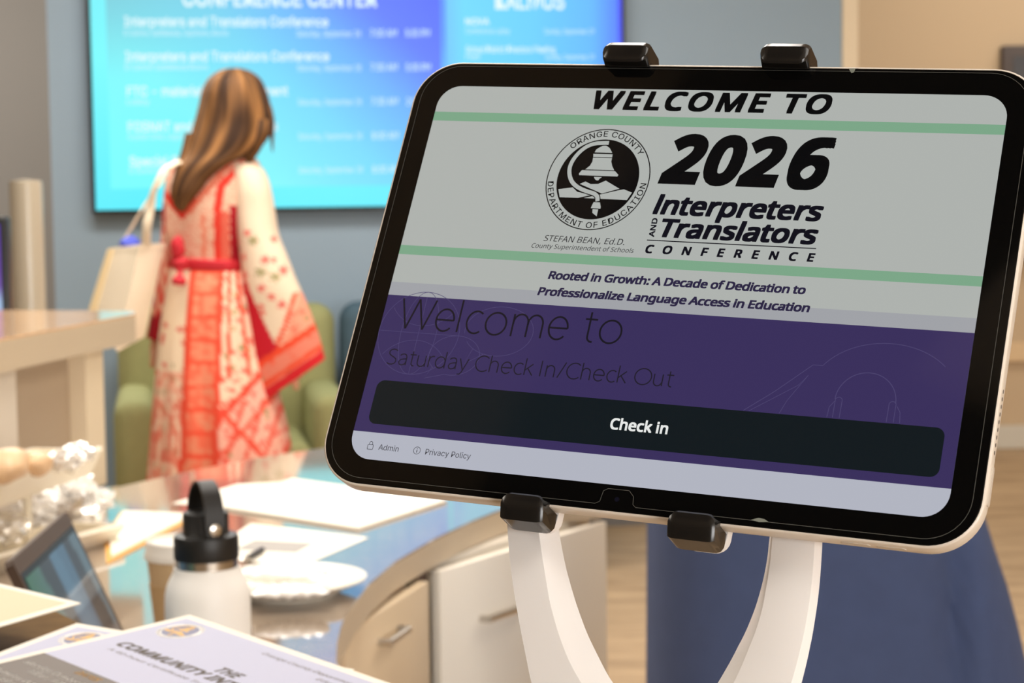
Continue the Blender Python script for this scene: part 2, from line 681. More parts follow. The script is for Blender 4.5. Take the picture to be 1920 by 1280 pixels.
def tv_text(bm, body, px0_, px1_, pyb, cap_px, bold=0.0, font=INTER):
    a = tvl(px0_, pyb)
    b = tvl(px1_, pyb)
    c = tvl(px0_, pyb - cap_px)
    text(bm, body, a[0], b[0], 0, c[1] - a[1], lambda x, y: Vector((x, (a[1] + b[1]) / 2 - y, 0.006)), font, bold, res=2)


def tv_line(name, mat, *args):
    bm = BM()
    tv_text(bm, *args)
    flat_obj(name, bm, mat, tv)


tv_line('room_heading', M_TVTXT, 'CONFERENCE CENTER', 342, 706, 13, 33, 0.02)
tv_line('room_heading', M_TVTXT, 'KALMUS', 928, 1058, 18, 32, 0.02)
for (body, x0, x1, yb) in (('Interpreters and Translators Conference', 233, 615, 50), ('Interpreters and Translators Conference', 235, 617, 115),
                           ('FTC - materials and equipment', 238, 540, 180), ('FOSNAT and ASL Interpreters', 240, 520, 246), ('Special Services', 243, 405, 311)):
    tv_line('event_heading', M_TVTXT, body, x0, x1, yb, 19, 0.015)
tv_line('event_heading', M_TVTXT, 'NOVA', 872, 917, 47, 13, 0.02)
tv_line('event_heading', M_TVTXT, 'School District Directors Meeting', 873, 1040, 99, 13, 0.01)
for (body, x0, x1, yb) in (('El Camino, Saddleback, Capistrano, Rooms', 233, 428, 67), ('El Camino Saddleback Rooms', 235, 390, 131), ('Lobby', 238, 280, 196), ('Crystal Cove, Laguna', 240, 350, 261), ('El Camino Room', 243, 320, 325)):
    tv_line('event_place', M_TVTXT2, body, x0, x1, yb, 11)
for k, yb in enumerate((69, 133, 197, 261, 324)):
    tv_line('event_date', M_TVTXT2, 'Saturday, September 28', 556 + k, 676 + k, yb, 12)
    tv_line('event_time', M_TVTXT2, ('7:00 AM', '7:30 AM', '7:30 AM', '8:00 AM', '8:00 AM')[k], 694 + k, 744 + k, yb, 14, 0.01)
    tv_line('event_time', M_TVTXT2, ('5:00 PM', '5:00 PM', '2:00 PM', '3:00 PM', '4:00 PM')[k], 760 + k, 806 + k, yb, 14, 0.01)
tv_line('event_place', M_TVTXT2, 'Conference Lobby', 872, 956, 63, 10)
tv_line('event_date', M_TVTXT2, 'Sunday, September 29', 1020, 1114, 64, 10)
tv_line('event_place', M_TVTXT2, 'Hall', 873, 900, 111, 10)
tv_line('event_date', M_TVTXT2, 'Sunday, September 29', 1022, 1114, 112, 10)

# ------------------------------------------------------------------ check-in tablet (millimetres on its face: u right, v down, z out of the glass)
_r1 = Vector((0.911387, 0.067884, -0.405913))
_r2 = Vector((-0.213518, 0.921049, -0.325383))
_t = Vector((-0.0282475, -0.1028964, 0.8000823))
TX, TYd = (RCW @ _r1).normalized(), (RCW @ _r2)
TYd = (TYd - TYd.dot(TX) * TX).normalized()
TN = TX.cross(-TYd).normalized()
T00 = CAM + RCW @ _t
TO = T00 + TX * 0.113 + TYd * 0.170
TABM = Matrix(((TX.x, -TYd.x, TN.x, TO.x), (TX.y, -TYd.y, TN.y, TO.y), (TX.z, -TYd.z, TN.z, TO.z), (0, 0, 0, 1)))


def TP(u, v, z=0.0):
    return Vector(((u - 113.0) / 1000, (170.0 - v) / 1000, z / 1000))


def tuv(px, py, z):
    """point of the tablet's plane (raised z mm) seen at a pixel, as u, v"""
    p = on_plane(px, py, T00 + TN * (z / 1000), TN) - T00
    return p.dot(TX) * 1000, p.dot(TYd) * 1000


tab = thing('tablet', 'white-rimmed tablet with black bezel showing the check-in welcome page, clamped in stand', 'tablet', matrix=TABM)
M_ALU = principled('white_aluminium', (232, 222, 208), 0.32, metal=0.0, spec=0.6)
M_GLASSK = principled('black_glass', (7, 7, 7), 0.05, spec=0.5)
BU0, BV0, BU1, BV1, BR_ = -11.6, -11.2, 237.6, 169.6, 18.5
bm = BM()
rings = []
for off, z in ((-1.2, -0.05), (-0.5, -0.12), (-0.1, -0.5), (0, -0.9), (0, -6.6), (-0.3, -7.3), (-1.2, -7.8)):
    rings.append([TP(u, v, z) for u, v in rrect(BU0 - off, BV0 - off, BU1 + off, BV1 + off, BR_ + off, 12)])
loft(bm, rings)
obj('chassis', bm, M_ALU, tab)
bm = BM()
loft(bm, [[TP(u, v, z) for u, v in rrect(BU0 - o, BV0 - o, BU1 + o, BV1 + o, BR_ + o, 12)] for o, z in ((-0.9, -0.3), (-0.9, 0.0), (-1.2, 0.12))])
obj('glass_bezel', bm, M_GLASSK, tab, angle=20)
# screen protector: its cut edge shows as a thin bright line with a camera notch
bm = BM()
R2 = 15.5
edge = rrect(-8.0, -9.0, 233.6, 166.5, R2, 10)
bot = [p for p in edge]
notch = [(117.8, 166.5), (116.6, 165.6), (116.2, 162.6), (114.2, 160.6), (106.2, 160.6), (104.6, 161.6), (104.0, 165.6), (102.4, 166.5)]
out = []
for i, p in enumerate(bot):
    out.append(p)
    if i == 3 * 11 - 1:      # after the bottom-right corner comes the bottom edge
        out += notch
stroke(bm, out, 0.22, lambda u, v: TP(u, v, 0.30), closed=True)
flat_obj('protector_edge', bm, principled('protector_edge', (84, 84, 80), 0.3), tab)
M_CHIP = principled('chipped_glass', (132, 136, 126), 0.2)
for pts in ([(165.6, -10.2), (167.0, -8.2), (167.9, -8.6), (168.2, -10.0), (170.2, -10.3)],
            [(160.0, 166.4), (161.6, 165.7), (162.6, 165.4), (164.6, 165.6), (166.4, 166.5), (163.0, 166.9)]):
    bm = BM(); face(bm, [p for p in pts][::-1], lambda u, v: TP(u, v, 0.33))
    flat_obj('chipped_edge', bm, M_CHIP, tab)

# the lit display and what it shows
disp_out = rrect(0, 0, 226, 159, 9.2, 10)


def tface(bm, pts, z):
    face(bm, list(pts)[::-1], lambda u, v: TP(u, v, z))


bm = BM(); tface(bm, disp_out, 0.16)
display = flat_obj('display', bm, screen_mat('page_lavender_white', (178, 181, 193)), tab)


def ui(name, mat, label=None):
    pass


PAGE = screen_mat('page_grey_white', (174, 178, 174))
bm = BM(); tface(bm, rrect(0, 0, 226, 92, (9.2, 9.2, 0.01, 0.01), 10), 0.19)
flat_obj('header_area', bm, PAGE, display)
bm = BM(); tface(bm, [(0, 86.5), (226, 86.5), (226, 92), (0, 92)], 0.21)
flat_obj('shade_strip', bm, screen_mat('page_shade', (160, 162, 167)), display)
M_GREEN = screen_mat('page_green', (124, 166, 136))
for v0, v1 in ((11.75, 15.75), (70.75, 74.65)):
    bm = BM(); tface(bm, [(0, v0), (226, v0), (226, v1), (0, v1)], 0.22)
    flat_obj('green_stripe', bm, M_GREEN, display)
bm = BM(); tface(bm, [(0, 92), (226, 92), (226, 148.3), (0, 148.3)], 0.19)
flat_obj('purple_area', bm, screen_mat('page_purple', (58, 48, 92)), display)
bm = BM(); tface(bm, rrect(5, 127.2, 221.2, 144.9, 3.2, 8), 0.24)
flat_obj('check_in_button', bm, screen_mat('page_button', (18, 26, 30)), display)

K1 = screen_mat('page_black', (10, 10, 11))
K2 = screen_mat('page_navy_lettering', (44, 38, 66))
KN = screen_mat('page_blue_black', (18, 17, 26))
tp = lambda z: (lambda u, v: TP(u, v, z))
# faint line drawings on the purple area: globe with speech bubbles, headphones
bm = BM()
G = tp(0.22)
stroke(bm, arc(17, 107, 17, 0, 360, 48)[:-1], 0.22, G, True)
stroke(bm, arc(17, 107, 7.5, 0, 360, 40, ry=17)[:-1], 0.2, G, True)
stroke(bm, [(0, 107), (34, 107)], 0.2, G)
stroke(bm, [(17, 92.1), (17, 124)], 0.2, G)
stroke(bm, arc(17, 88, 16, 215, 325, 20), 0.2, G)
stroke(bm, arc(17, 126, 16, 35, 145, 20), 0.2, G)
stroke(bm, arc(50, 104, 14, -150, 190, 40, ry=10), 0.22, G)
stroke(bm, [(41, 111.8), (39, 118), (46, 113.5)], 0.22, G)
stroke(bm, arc(34, 115, 10.5, -100, 225, 40, ry=8), 0.22, G)
stroke(bm, [(26, 120.5), (24, 125), (32, 122.8)], 0.22, G)
M_DRAW = screen_mat('page_line_drawing', (76, 68, 110))
flat_obj('globe_drawing', bm, M_DRAW, display)
bm = BM()
stroke(bm, arc(192.4, 120, 10.6, 0, 180, 40, ry=10.6), 0.3, G)
for cu in (183.2, 202.0):
    stroke(bm, [(cu - 1.2, 126.8), (cu - 1.2, 120.5)] + arc(cu, 120.5, 1.3, 180, 0, 8)[1:-1] + [(cu + 1.2, 120.5), (cu + 1.2, 126.8)], 0.25, G)
stroke(bm, [(180, 126.8), (180.3, 123), (181.8, 120.8)], 0.25, G)
stroke(bm, [(205.4, 126.8), (205, 123), (203.6, 120.8)], 0.25, G)
flat_obj('headphones_drawing', bm, M_DRAW, display)
bm = BM()
stroke(bm, [(150, 127), (160, 119), (172, 108)] + arc(198, 118, 26, 150, 40, 24, ry=20), 0.25, G)
stroke(bm, [(152, 127), (168, 116), (171, 112), (165, 122), (163, 127)], 0.2, G)
flat_obj('leaf_drawing', bm, M_DRAW, display)

bm = BM()
text(bm, 'WELCOME TO', 67.3, 161.7, 9.15, 8.3, tp(0.24), NOTO, 0.028, 0.2, 1.16)
flat_obj('welcome_heading', bm, K1, display)
bm = BM()
text(bm, '202', 100.4, 148.0, 40.0, 21.1, tp(0.24), NOTO, 0.0, 0.2, 1.08, heavy=0.047)
text(bm, '6', 149.8, 165.9, 40.2, 21.3, tp(0.24), NOTO, 0.030, 0.2, res=8)
flat_obj('year_lettering', bm, K1, display)
bm = BM()
text(bm, 'lnterpreters', 100.9, 165.9, 52.75, 8.0, tp(0.24), NOTO, 0.026, 0.2)
text(bm, 'Translators', 105.4, 165.5, 62.0, 7.7, tp(0.24), NOTO, 0.026, 0.2)
text(bm, 'AND', 0, 7.8, 0, 2.25, lambda x, y: TP(103.55 + y, 62.1 - x, 0.24), NOTO, 0.022)
text(bm, 'CONFERENCE', 101.2, 165.8, 68.75, 3.45, tp(0.24), NOTO, 0.03, 0.15, 2.05)
tface(bm, [(101, 63.25), (165.6, 63.25), (165.6, 63.65), (101, 63.65)], 0.24)
flat_obj('conference_title', bm, KN, display)
bm = BM()
text(bm, 'STEFAN BEAN, Ed.D.', 59.6, 92.4, 65.95, 2.45, tp(0.24), NOTO, 0.0, 0.2)
text(bm, 'County Superintendent of Schools', 55.3, 96.8, 68.95, 1.85, tp(0.24), NOTO, 0.0, 0.2)
flat_obj('superintendent_lettering', bm, KN, display)
bm = BM()
text(bm, 'Rooted in Growth: A Decade of Dedication to', 64.9, 164.6, 81.5, 3.35, tp(0.25), NOTO, 0.026, 0.14, 0.97)
text(bm, 'Professionalize Language Access in Education', 62.1, 167.3, 88.3, 3.35, tp(0.25), NOTO, 0.026, 0.14, 0.97)
flat_obj('tagline_lettering', bm, K2, display)
bm = BM()
line_text(bm, 'Welcome to', 7.2, 100.0, 105.55, 12.4, tp(0.25), 0.74)
flat_obj('greeting_lettering', bm, screen_mat('page_greeting', (28, 25, 34)), display)
bm = BM()
line_text(bm, 'Saturday Check In/Check Out', 6.6, 122.3, 120.5, 6.2, tp(0.25), 0.46)
flat_obj('event_lettering', bm, screen_mat('page_event', (34, 30, 42)), display)
bm = BM()
text(bm, 'Check in', 101.9, 123.9, 138.45, 4.3, tp(0.27), NOTO, 0.02, 0.0)
flat_obj('button_lettering', bm, screen_mat('page_white', (228, 230, 228)), display)
bm = BM()
Gf = tp(0.22)
text(bm, 'Admin', 12.3, 20.7, 154.9, 2.2, Gf, INTER)
text(bm, 'Privacy Policy', 31.9, 50.5, 154.9, 2.2, Gf, INTER)
stroke(bm, rrect(7.6, 153.2, 9.9, 155.1, 0.3, 3), 0.22, Gf, True)
stroke(bm, [(8.1, 153.2), (8.1, 152.6)] + arc(8.75, 152.6, 0.65, 180, 0, 8) + [(9.4, 153.2)], 0.2, Gf)
stroke(bm, arc(28.3, 153.7, 1.4, 0, 360, 24)[:-1], 0.2, Gf, True)
tface(bm, [(28.15, 153.4), (28.45, 153.4), (28.45, 154.5), (28.15, 154.5)], 0.22)
tface(bm, [(28.15, 152.8), (28.45, 152.8), (28.45, 153.1), (28.15, 153.1)], 0.22)
flat_obj('footer_lettering', bm, screen_mat('page_dark_grey', (52, 52, 58)), display)

# round education-department seal
SCX, SCY = 76.0, 39.1
SEAL = {
    'top': [(76.0, 24.5), (75.2, 24.8), (73.9, 25.6), (72.7, 26.6), (72.4, 27.8), (79.6, 27.8), (78.9, 26.7), (78.0, 25.6), (76.6, 24.8)],
    'band': [(72.0, 28.4), (72.2, 29.7), (80.0, 29.7), (79.9, 28.4)],
    'body': [(72.2, 30.0), (72.3, 31.7), (71.7, 33.5), (70.1, 35.15), (82.0, 35.15), (80.8, 33.4), (80.0, 31.4), (80.0, 30.0)],
    'rim': [(68.8, 35.5), (67.9, 37.0), (68.1, 37.7), (83.8, 37.7), (84.1, 37.0), (82.4, 35.5)],
    'clapper': [(74.3, 38.2), (74.8, 39.0), (75.5, 39.6), (76.4, 39.7), (76.7, 39.0), (77.6, 38.2)],
    'back': [(69.2, 41.4), (71.3, 40.3), (73.7, 41.3), (76.7, 41.1), (79.5, 39.6), (85.7, 42.8), (79.0, 45.1)],
    'left': [(60.9, 44.0), (66.6, 43.0), (68.9, 44.8), (74.9, 45.9), (69.9, 47.3), (62.2, 47.4)],
    'right': [(72.1, 47.3), (75.9, 46.2), (79.0, 45.4), (85.7, 43.4), (87.6, 43.0), (91.1, 44.2), (89.7, 47.4)],
    'ferrule': [(76.5, 48.8), (79.1, 48.8), (79.8, 50.7), (79.8, 51.5), (75.9, 51.4), (76.1, 50.2)],
    'nib': [(76.7, 51.8), (79.0, 51.8), (79.0, 54.7), (76.9, 53.3)],
}
CROOK = [(77.4, 23.6), (74.9, 23.7), (71.6, 24.1), (68.6, 25.5), (66.2, 27.9), (64.4, 31.0), (63.6, 34.5), (64.3, 38.0), (66.1, 40.9), (69.0, 43.0),
         (72.7, 44.4), (75.7, 45.2), (77.4, 46.4), (78.0, 48.4)]


def curve_pts(pts, n=6):
    rows = [(i,) + tuple(p) for i, p in enumerate(pts)]
    return [tuple(smooth_interp(rows, i / n)) for i in range((len(pts) - 1) * n + 1)]


def draw_seal(dark, light, place):
    """dark / light: bmeshes that take the dark disc and letters and the pale drawing; place(u, v, layer)"""
    P0 = lambda u, v: place(u, v, 0)
    P1 = lambda u, v: place(u, v, 1)
    P2 = lambda u, v: place(u, v, 2)
    stroke(dark, arc(SCX, SCY, 20.8, 0, 360, 72, ry=21.3)[:-1], 0.42, P0, True)
    face(dark, arc(SCX, SCY, 16.6, 0, 360, 64, ry=17.0)[:-1], P0)
    for k in ('back', 'left', 'right', 'top', 'band', 'body', 'rim', 'clapper', 'ferrule', 'nib'):
        if k in ('left', 'right'):
            stroke(dark, SEAL[k], 0.35, P1, True)
        face(light, SEAL[k][::-1], P2 if k in ('left', 'right') else P1)
    cp = curve_pts(CROOK)
    stroke(dark, cp, 2.35, lambda u, v: place(u, v, 3))
    stroke(light, cp, 1.65, lambda u, v: place(u, v, 4))
    for body, r, a0, a1, cap in (('ORANGE COUNTY', 17.85, 137, 35, 2.35), ('DEPARTMENT OF EDUCATION', 20.15, 185, 357, 2.35)):
        L = math.radians(abs(a1 - a0)) * r
        sgn = -1 if a1 < a0 else 1

        def pl(x, y, r=r, a0=a0, sgn=sgn, L=L, a1=a1):
            a = math.radians(a0) + sgn * x / L * math.radians(abs(a1 - a0))
            rr = r - y if sgn < 0 else r + y
            return place(SCX + rr * math.cos(a), SCY - rr * 1.02 * math.sin(a), 0)
        text(dark, body, 0, L, 0, cap, pl, INTER, 0.006, 0, 1.08)


bd, bl = BM(), BM()
draw_seal(bd, bl, lambda u, v, k: TP(u, v, 0.24 + 0.025 * k))
bmesh.ops.recalc_face_normals(bd, faces=bd.faces[:])
flat_obj('seal_emblem', bd, K1, display)
flat_obj('seal_drawing', bl, PAGE, display)

# buttons, speaker holes, camera dot
M_ALU2 = principled('white_aluminium_button', (214, 204, 190), 0.35)
for u0, u1 in ((191.0, 201.2), (203.4, 213.4)):
    bm = BM()
    loft(bm, [[TP(u, BV1 + w, -3.9 + s) for u, s in rrect(u0, -1.3, u1, 1.3, 1.29, 5)] for w in (-0.2, 0.25)])
    obj('volume_button', bm, M_ALU2, tab)
bm = BM()
loft(bm, [[TP(BU1 + w, v, -3.9 + s) for v, s in rrect(138, -1.5, 152, 1.5, 1.45, 5)] for w in (-0.2, 0.6)])
obj('power_button', bm, M_ALU2, tab)
for k in range(9):
    bm = BM()
    v = 111 + k * 2.75
    loft(bm, [[TP(BU1 + w, v + 0.75 * math.cos(a * math.pi / 6), -3.9 + 0.75 * math.sin(a * math.pi / 6)) for a in range(12)] for w in (0.0, 0.06)])
    obj('speaker_hole', bm, M_BLACKP, tab)
bm = BM()
tface(bm, arc(110.2, 164.2, 0.9, 0, 360, 16)[:-1], 0.2)
flat_obj('front_camera', bm, principled('lens_glass', (20, 20, 34), 0.08), tab)

# ------------------------------------------------------------------ white stand that clamps the tablet
st = thing('tablet_stand', 'white stand with two curved arms and black clamps holding the tablet', 'stand')
M_WHITE = principled('white_plastic', (238, 234, 231), 0.38, spec=0.5)


def TW(px, py, z):
    u, v = tuv(px, py, z)
    return TABM @ TP(u, v, z)


def at_uv(u, v, z):
    return TABM @ TP(u, v, z)


ARM_L = [(900, 948, 1003, 1042), (1000, 952, 1012, 1049), (1067, 958, 1022, 1062), (1130, 967, 1033, 1080), (1185, 977, 1048, 1100), (1235, 987, 1067, 1124),
         (1280, 997, 1092, 1150), (1340, 1018, 1130, 1196), (1400, 1052, 1180, 1250), (1450, 1092, 1232, 1300), (1500, 1140, 1275, 1330)]
ARM_R = [(900, 1452, 1456, 1540), (1007, 1443, 1447, 1542), (1050, 1438, 1443, 1540), (1102, 1427, 1435, 1536), (1155, 1410, 1424, 1529), (1211, 1384, 1404, 1519),
         (1280, 1346, 1374, 1503), (1340, 1304, 1338, 1484), (1400, 1250, 1292, 1458), (1450, 1200, 1245, 1430), (1500, 1145, 1195, 1395)]
for nm, tab_, right in (('arm', ARM_L, False), ('arm', ARM_R, True)):
    bm = BM()
    rings = []
    y = 900.0
    while y <= 1500:
        l, c, r = smooth_interp(tab_, y)
        if not right:
            ring = [TW(l, y, -12), TW(lerp(l, c, .5), y, -11.7), TW(c - 1.5, y, -11.9), TW(c + 1.5, y, -12.4), TW(r, y, -21), TW(r - 2, y, -25), TW(l + 3, y, -25), TW(l, y, -22)]
        else:
            ring = [TW(l, y, -21), TW(c - 1.0, y, -12.6), TW(c + 1.5, y, -11.9), TW(lerp(c, r, .5), y, -11), TW(lerp(c, r, .85), y, -12.5), TW(r, y, -15.5), TW(r, y, -22), TW(r - 3, y, -25), TW(l + 3, y, -25)]
        rings.append(ring)
        y += 12
    loft(bm, rings)
    obj('arm', bm, M_WHITE, st, angle=24)
# back plate behind the tablet and posts to the four clamps
bm = BM()
loft(bm, [[at_uv(u, v, z) for u, v in rrect(66, 40, 160, 150, 10, 6)] for z in (-9.0, -14.0)])
obj('back_plate', bm, M_WHITE, st)
for u0 in (77, 141):
    bm = BM()
    loft(bm, [[at_uv(u, v, z) for u, v in rrect(u0 - 8, 140, u0 + 9, 176, 5, 5)] for z in (-8.4, -13.5)])
    obj('clamp_rail', bm, M_WHITE, st)
    bm = BM()
    loft(bm, [[at_uv(u, v, z) for u, v in rrect(u0 - 8, -15, u0 + 9, 60, 5, 5)] for z in (-8.4, -13.5)])
    obj('clamp_rail', bm, M_WHITE, st)
M_HOOK = principled('dark_grey_glossy_plastic', (26, 24, 22), 0.22, spec=0.55)


def hook(u0, u1, top):
    """C-shaped claw: lip over the glass, body past the edge, back flange"""
    bm = BM()
    if top:
        prof = [(0.6, -9.4), (6.2, -8.6), (6.8, -9.6), (6.8, -15.6), (4.6, -18.0), (-7.0, -18.0), (-8.8, -16.2), (-8.8, -11.4), (0.6, -11.4)]
    else:
        prof = [(0.6, 168.2), (5.6, 167.4), (6.6, 168.2), (6.8, 172.6), (4.6, 177.2), (-7.0, 177.6), (-8.8, 176.0), (-8.8, 170.0), (0.6, 169.8)]
    n = len(prof)
    # sections across u, drawn in at both ends; lip corners rounded
    secs = []
    for u, k in ((u0, 0.75), (u0 + 0.6, 0.35), (u0 + 1.9, 0.06), (u0 + 3.2, 0.0), (u1 - 3.2, 0.0), (u1 - 1.9, 0.06), (u1 - 0.6, 0.35), (u1, 0.75)):
        ring = []
        for i, (z, v) in enumerate(prof):
            zz, vv = z, v
            if i in (1, 2):                     # lip edge rounds off toward the ends
                vv = v + (1 if not top else -1) * 4.2 * k
                zz = z - 1.0 * k
            if i in (3, 4, 5, 6):
                vv = v + (1 if top else -1) * 1.3 * k
                zz = z - (1.2 * k if z > 0 else -0.8 * k)
            ring.append(at_uv(u, vv, zz))
        secs.append(ring)
    loft(bm, secs)
    obj('clamp_hook', bm, M_HOOK, st, angle=32)


hook(69.0, 87.4, True)
hook(132.6, 151.0, True)
hook(69.0, 85.6, False)
hook(132.4, 149.6, False)
hubc = at_uv(*tuv(1255, 1490, -19), -19)
bm = BM()
loft(bm, [[at_uv(u, v, z) for u, v in rrect(*tuv(1120, 1462, -19), *tuv(1400, 1545, -19), 8, 6)] for z in (-11, -27)])
obj('hub', bm, M_WHITE, st)
bm = BM(); lathe(bm, [(0.022, 0.02), (0.022, hubc.z - 0.004)], 28, (hubc.x, hubc.y + 0.012, 0)); obj('pole', bm, M_WHITE, st)
bm = BM(); lathe(bm, [(0.0, 0), (0.17, 0), (0.17, 0.008), (0.16, 0.014), (0.03, 0.024), (0.0, 0.024)], 48, (hubc.x, hubc.y + 0.012, 0)); obj('base', bm, M_WHITE, st)

# ------------------------------------------------------------------ reception desk (0.74 m) with its curved glossy top
DH = 0.74
M_TOP = principled('glossy_stone_laminate', (150, 134, 118), 0.07, coat=0.6, spec=0.6, mottle=0.12, mottle_scale=60)
M_FASCIA = principled('taupe_edge_band', (200, 182, 156), 0.42)
M_CAB = principled('cream_cabinet', (238, 230, 216), 0.4)
M_CABT = principled('tan_cabinet', (220, 198, 166), 0.42)
M_STEEL = principled('brushed_steel', (205, 200, 192), 0.22, metal=1.0)
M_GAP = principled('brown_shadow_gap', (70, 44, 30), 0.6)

front = [on_z(px, py, DH) for px, py in ((1120, 928), (1060, 932), (1000, 940), (933, 957), (883, 977), (813, 1010), (740, 1053), (693, 1093), (660, 1135), (640, 1170), (632, 1205), (630, 1240))]
desk_pts = [(p.x, p.y) for p in front] + [(-0.165, 2.05), (-0.10, 1.85), (-0.02, 1.70), (0.0, 1.55), (-0.25, 1.32), (-0.6, 1.30), (-1.3, 1.5), (-1.75, 2.2), (-1.75, 3.3), (-1.3, 3.5)]
far = [on_z(px, py, DH) for px, py in ((225, 912), (350, 884), (500, 855), (620, 838))]
desk_pts += [(p.x, p.y) for p in far] + [(-0.15, 4.2), (0.12, 4.05), (0.27, 3.85)]
n_ = len(desk_pts)
desk = thing('reception_desk', 'curved reception desk with glossy taupe top and taupe edge band', 'desk', (0, 0, 0))
bm = BM()
prism(bm, desk_pts, DH - 0.003, DH)
obj('desktop', bm, M_TOP, desk, smooth=False)
bm = BM()
prism(bm, desk_pts, DH - 0.043, DH - 0.003)
obj('edge_band', bm, M_FASCIA, desk, angle=30)


def inset(p, k):
    return p


# cabinets under the desk: each a thing whose front runs along the curve
def cabinet(a, b, depth, label, parts_mat, zlo=0.08, kind='door'):
    a, b = Vector((a[0], a[1], 0)), Vector((b[0], b[1], 0))
    t = (b - a).normalized()
    n = Vector((t.y, -t.x, 0))                                 # outwards
    w = (b - a).length
    M = Matrix(((t.x, -n.x, 0, a.x), (t.y, -n.y, 0, a.y), (0, 0, 1, 0), (0, 0, 0, 1)))
    c = thing('cabinet', label, 'cabinet', matrix=M)
    bm = BM(); box(bm, (w / 2, depth / 2 + 0.01, (zlo + DH - 0.044) / 2), (w, depth - 0.02, DH - 0.046 - zlo)); obj('body', bm, parts_mat, c)
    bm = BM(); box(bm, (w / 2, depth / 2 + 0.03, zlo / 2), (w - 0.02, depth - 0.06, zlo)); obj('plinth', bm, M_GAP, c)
    if kind == 'door':
        bm = BM(); box(bm, (w / 2, -0.009, (zlo + DH - 0.047) / 2), (w - 0.006, 0.018, DH - 0.055 - zlo), bevel=0.002)
        d = obj('door', bm, parts_mat, c)
        hz, hx = 0.593, (w * 0.22, w * 0.22 + 0.12)
        bm = BM(); tube(bm, [(hx[0], -0.016, hz), (hx[0], -0.034, hz), (hx[1], -0.034, hz), (hx[1], -0.016, hz)], 0.006, 10); obj('handle', bm, M_STEEL, d)
    else:
        for k, (z0, z1) in enumerate(((0.40, DH - 0.049), (zlo, 0.394))):
            bm = BM(); box(bm, (w / 2, -0.009, (z0 + z1) / 2), (w - 0.006, 0.018, z1 - z0), bevel=0.002)
            d = obj('drawer', bm, parts_mat, c)
            hz = z0 + (z1 - z0) * (0.86 if k == 0 else 0.75)
            bm = BM(); tube(bm, [(w * 0.36, -0.016, hz), (w * 0.36, -0.034, hz), (w * 0.36 + 0.085, -0.034, hz), (w * 0.36 + 0.085, -0.016, hz)], 0.006, 10); obj('handle', bm, M_STEEL, d)
    return c


cabinet((-0.1336, 3.06), (0.150, 3.50), 0.45, 'cream desk cabinet with plain door and steel bar handle beside dark gap', M_CAB)
cabinet((-0.245, 2.62), (-0.1475, 2.975), 0.42, 'tan desk drawer cabinet with steel bar handle below curved edge', M_CABT, kind='drawer')
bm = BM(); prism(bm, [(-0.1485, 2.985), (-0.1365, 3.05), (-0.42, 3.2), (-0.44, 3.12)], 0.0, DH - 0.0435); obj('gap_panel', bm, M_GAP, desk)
bm = BM(); prism(bm, [(-0.25, 2.60), (-0.25, 2.25), (-0.21, 2.0), (-0.4, 1.95), (-0.55, 2.5)], 0.0, DH - 0.0435); obj('inner_panel', bm, M_CABT, desk)
bm = BM(); prism(bm, [(-1.0, 3.50), (-0.75, 3.60), (-0.40, 4.02), (-0.2, 4.1), (-0.2, 4.06), (-0.39, 3.98), (-0.74, 3.55), (-1.0, 3.45)], 0.0, DH - 0.0435); obj('back_panel', bm, M_CABT, desk)

# raised ledge at the far left end of the desk
LH = 1.05
la, lb, lc_ = on_z(0, 635, LH), on_z(254, 588, LH), on_z(0, 581, LH)
dirn = (lb - la).normalized()
ledge = thing('raised_counter', 'raised cream counter with pale stone top at far left of the desk', 'counter')
top = [lb, Vector((lb.x - 0.02, lb.y + 0.09, LH)), lc_, Vector((-2.1, 4.0, LH)), Vector((-2.1, 2.6, LH)), la - dirn * 0.75]
bm = BM(); prism(bm, [(p.x, p.y) for p in top], LH - 0.004, LH); obj('top', bm, principled('peach_stone_top', (214, 176, 138), 0.12, spec=0.6, mottle=0.15, mottle_scale=30), ledge, smooth=False)
bm = BM(); prism(bm, [(p.x, p.y) for p in top], LH - 0.055, LH - 0.004); obj('edge_band', bm, principled('counter_edge_beige', (196, 178, 152), 0.45), ledge, smooth=False)
side = Vector((-dirn.y, dirn.x, 0))                            # to the left of the inner edge
M_POST = principled('cream_post', (226, 208, 178), 0.5)


def along(s, o):
    p = lb - dirn * s + side * o
    return (p.x, p.y)


for s0_, s1_, nm, mt, o0 in ((0.115, 0.20, 'post', M_POST, 0.022), (0.20, 0.50, 'recessed_panel', principled('warm_grey_panel', (178, 158, 134), 0.55), 0.055), (0.50, 1.3, 'panel', principled('pale_panel', (214, 202, 186), 0.5), 0.022)):
    bm = BM()
    prism(bm, [along(s0_, o0), along(s1_, o0), along(s1_, o0 + 0.09), along(s0_, o0 + 0.09)], DH + 0.0005, LH - 0.055)
    obj(nm, bm, mt, ledge, smooth=False)

# near ledge that carries the flyers
NH = 0.985
ne = [on_z(px, py, NH) for px, py in ((-420, 1085), (0, 1112), (94, 1140), (145, 1166), (250, 1207), (400, 1218), (560, 1252), (690, 1296))]
near = [(p.x, p.y) for p in ne] + [(-0.07, 1.02), (-0.10, 0.80), (-0.30, 0.72), (-0.62, 0.95)]
M_DARKTOP = principled('dark_brown_marbled_stone', (96, 74, 44), 0.7, spec=0.05, mottle=0.45, mottle_scale=26)
nl = thing('front_counter', 'dark brown marbled counter top under the flyers', 'counter')
bm = BM(); prism(bm, near, NH - 0.035, NH); obj('top', bm, M_DARKTOP, nl, smooth=False)
bm = BM(); prism(bm, [(-0.70, 1.25), (-0.35, 1.05), (-0.14, 0.95), (-0.16, 0.84), (-0.36, 0.86), (-0.72, 1.15)], 0, NH - 0.035); obj('support_panel', bm, M_CABT, nl, smooth=False)

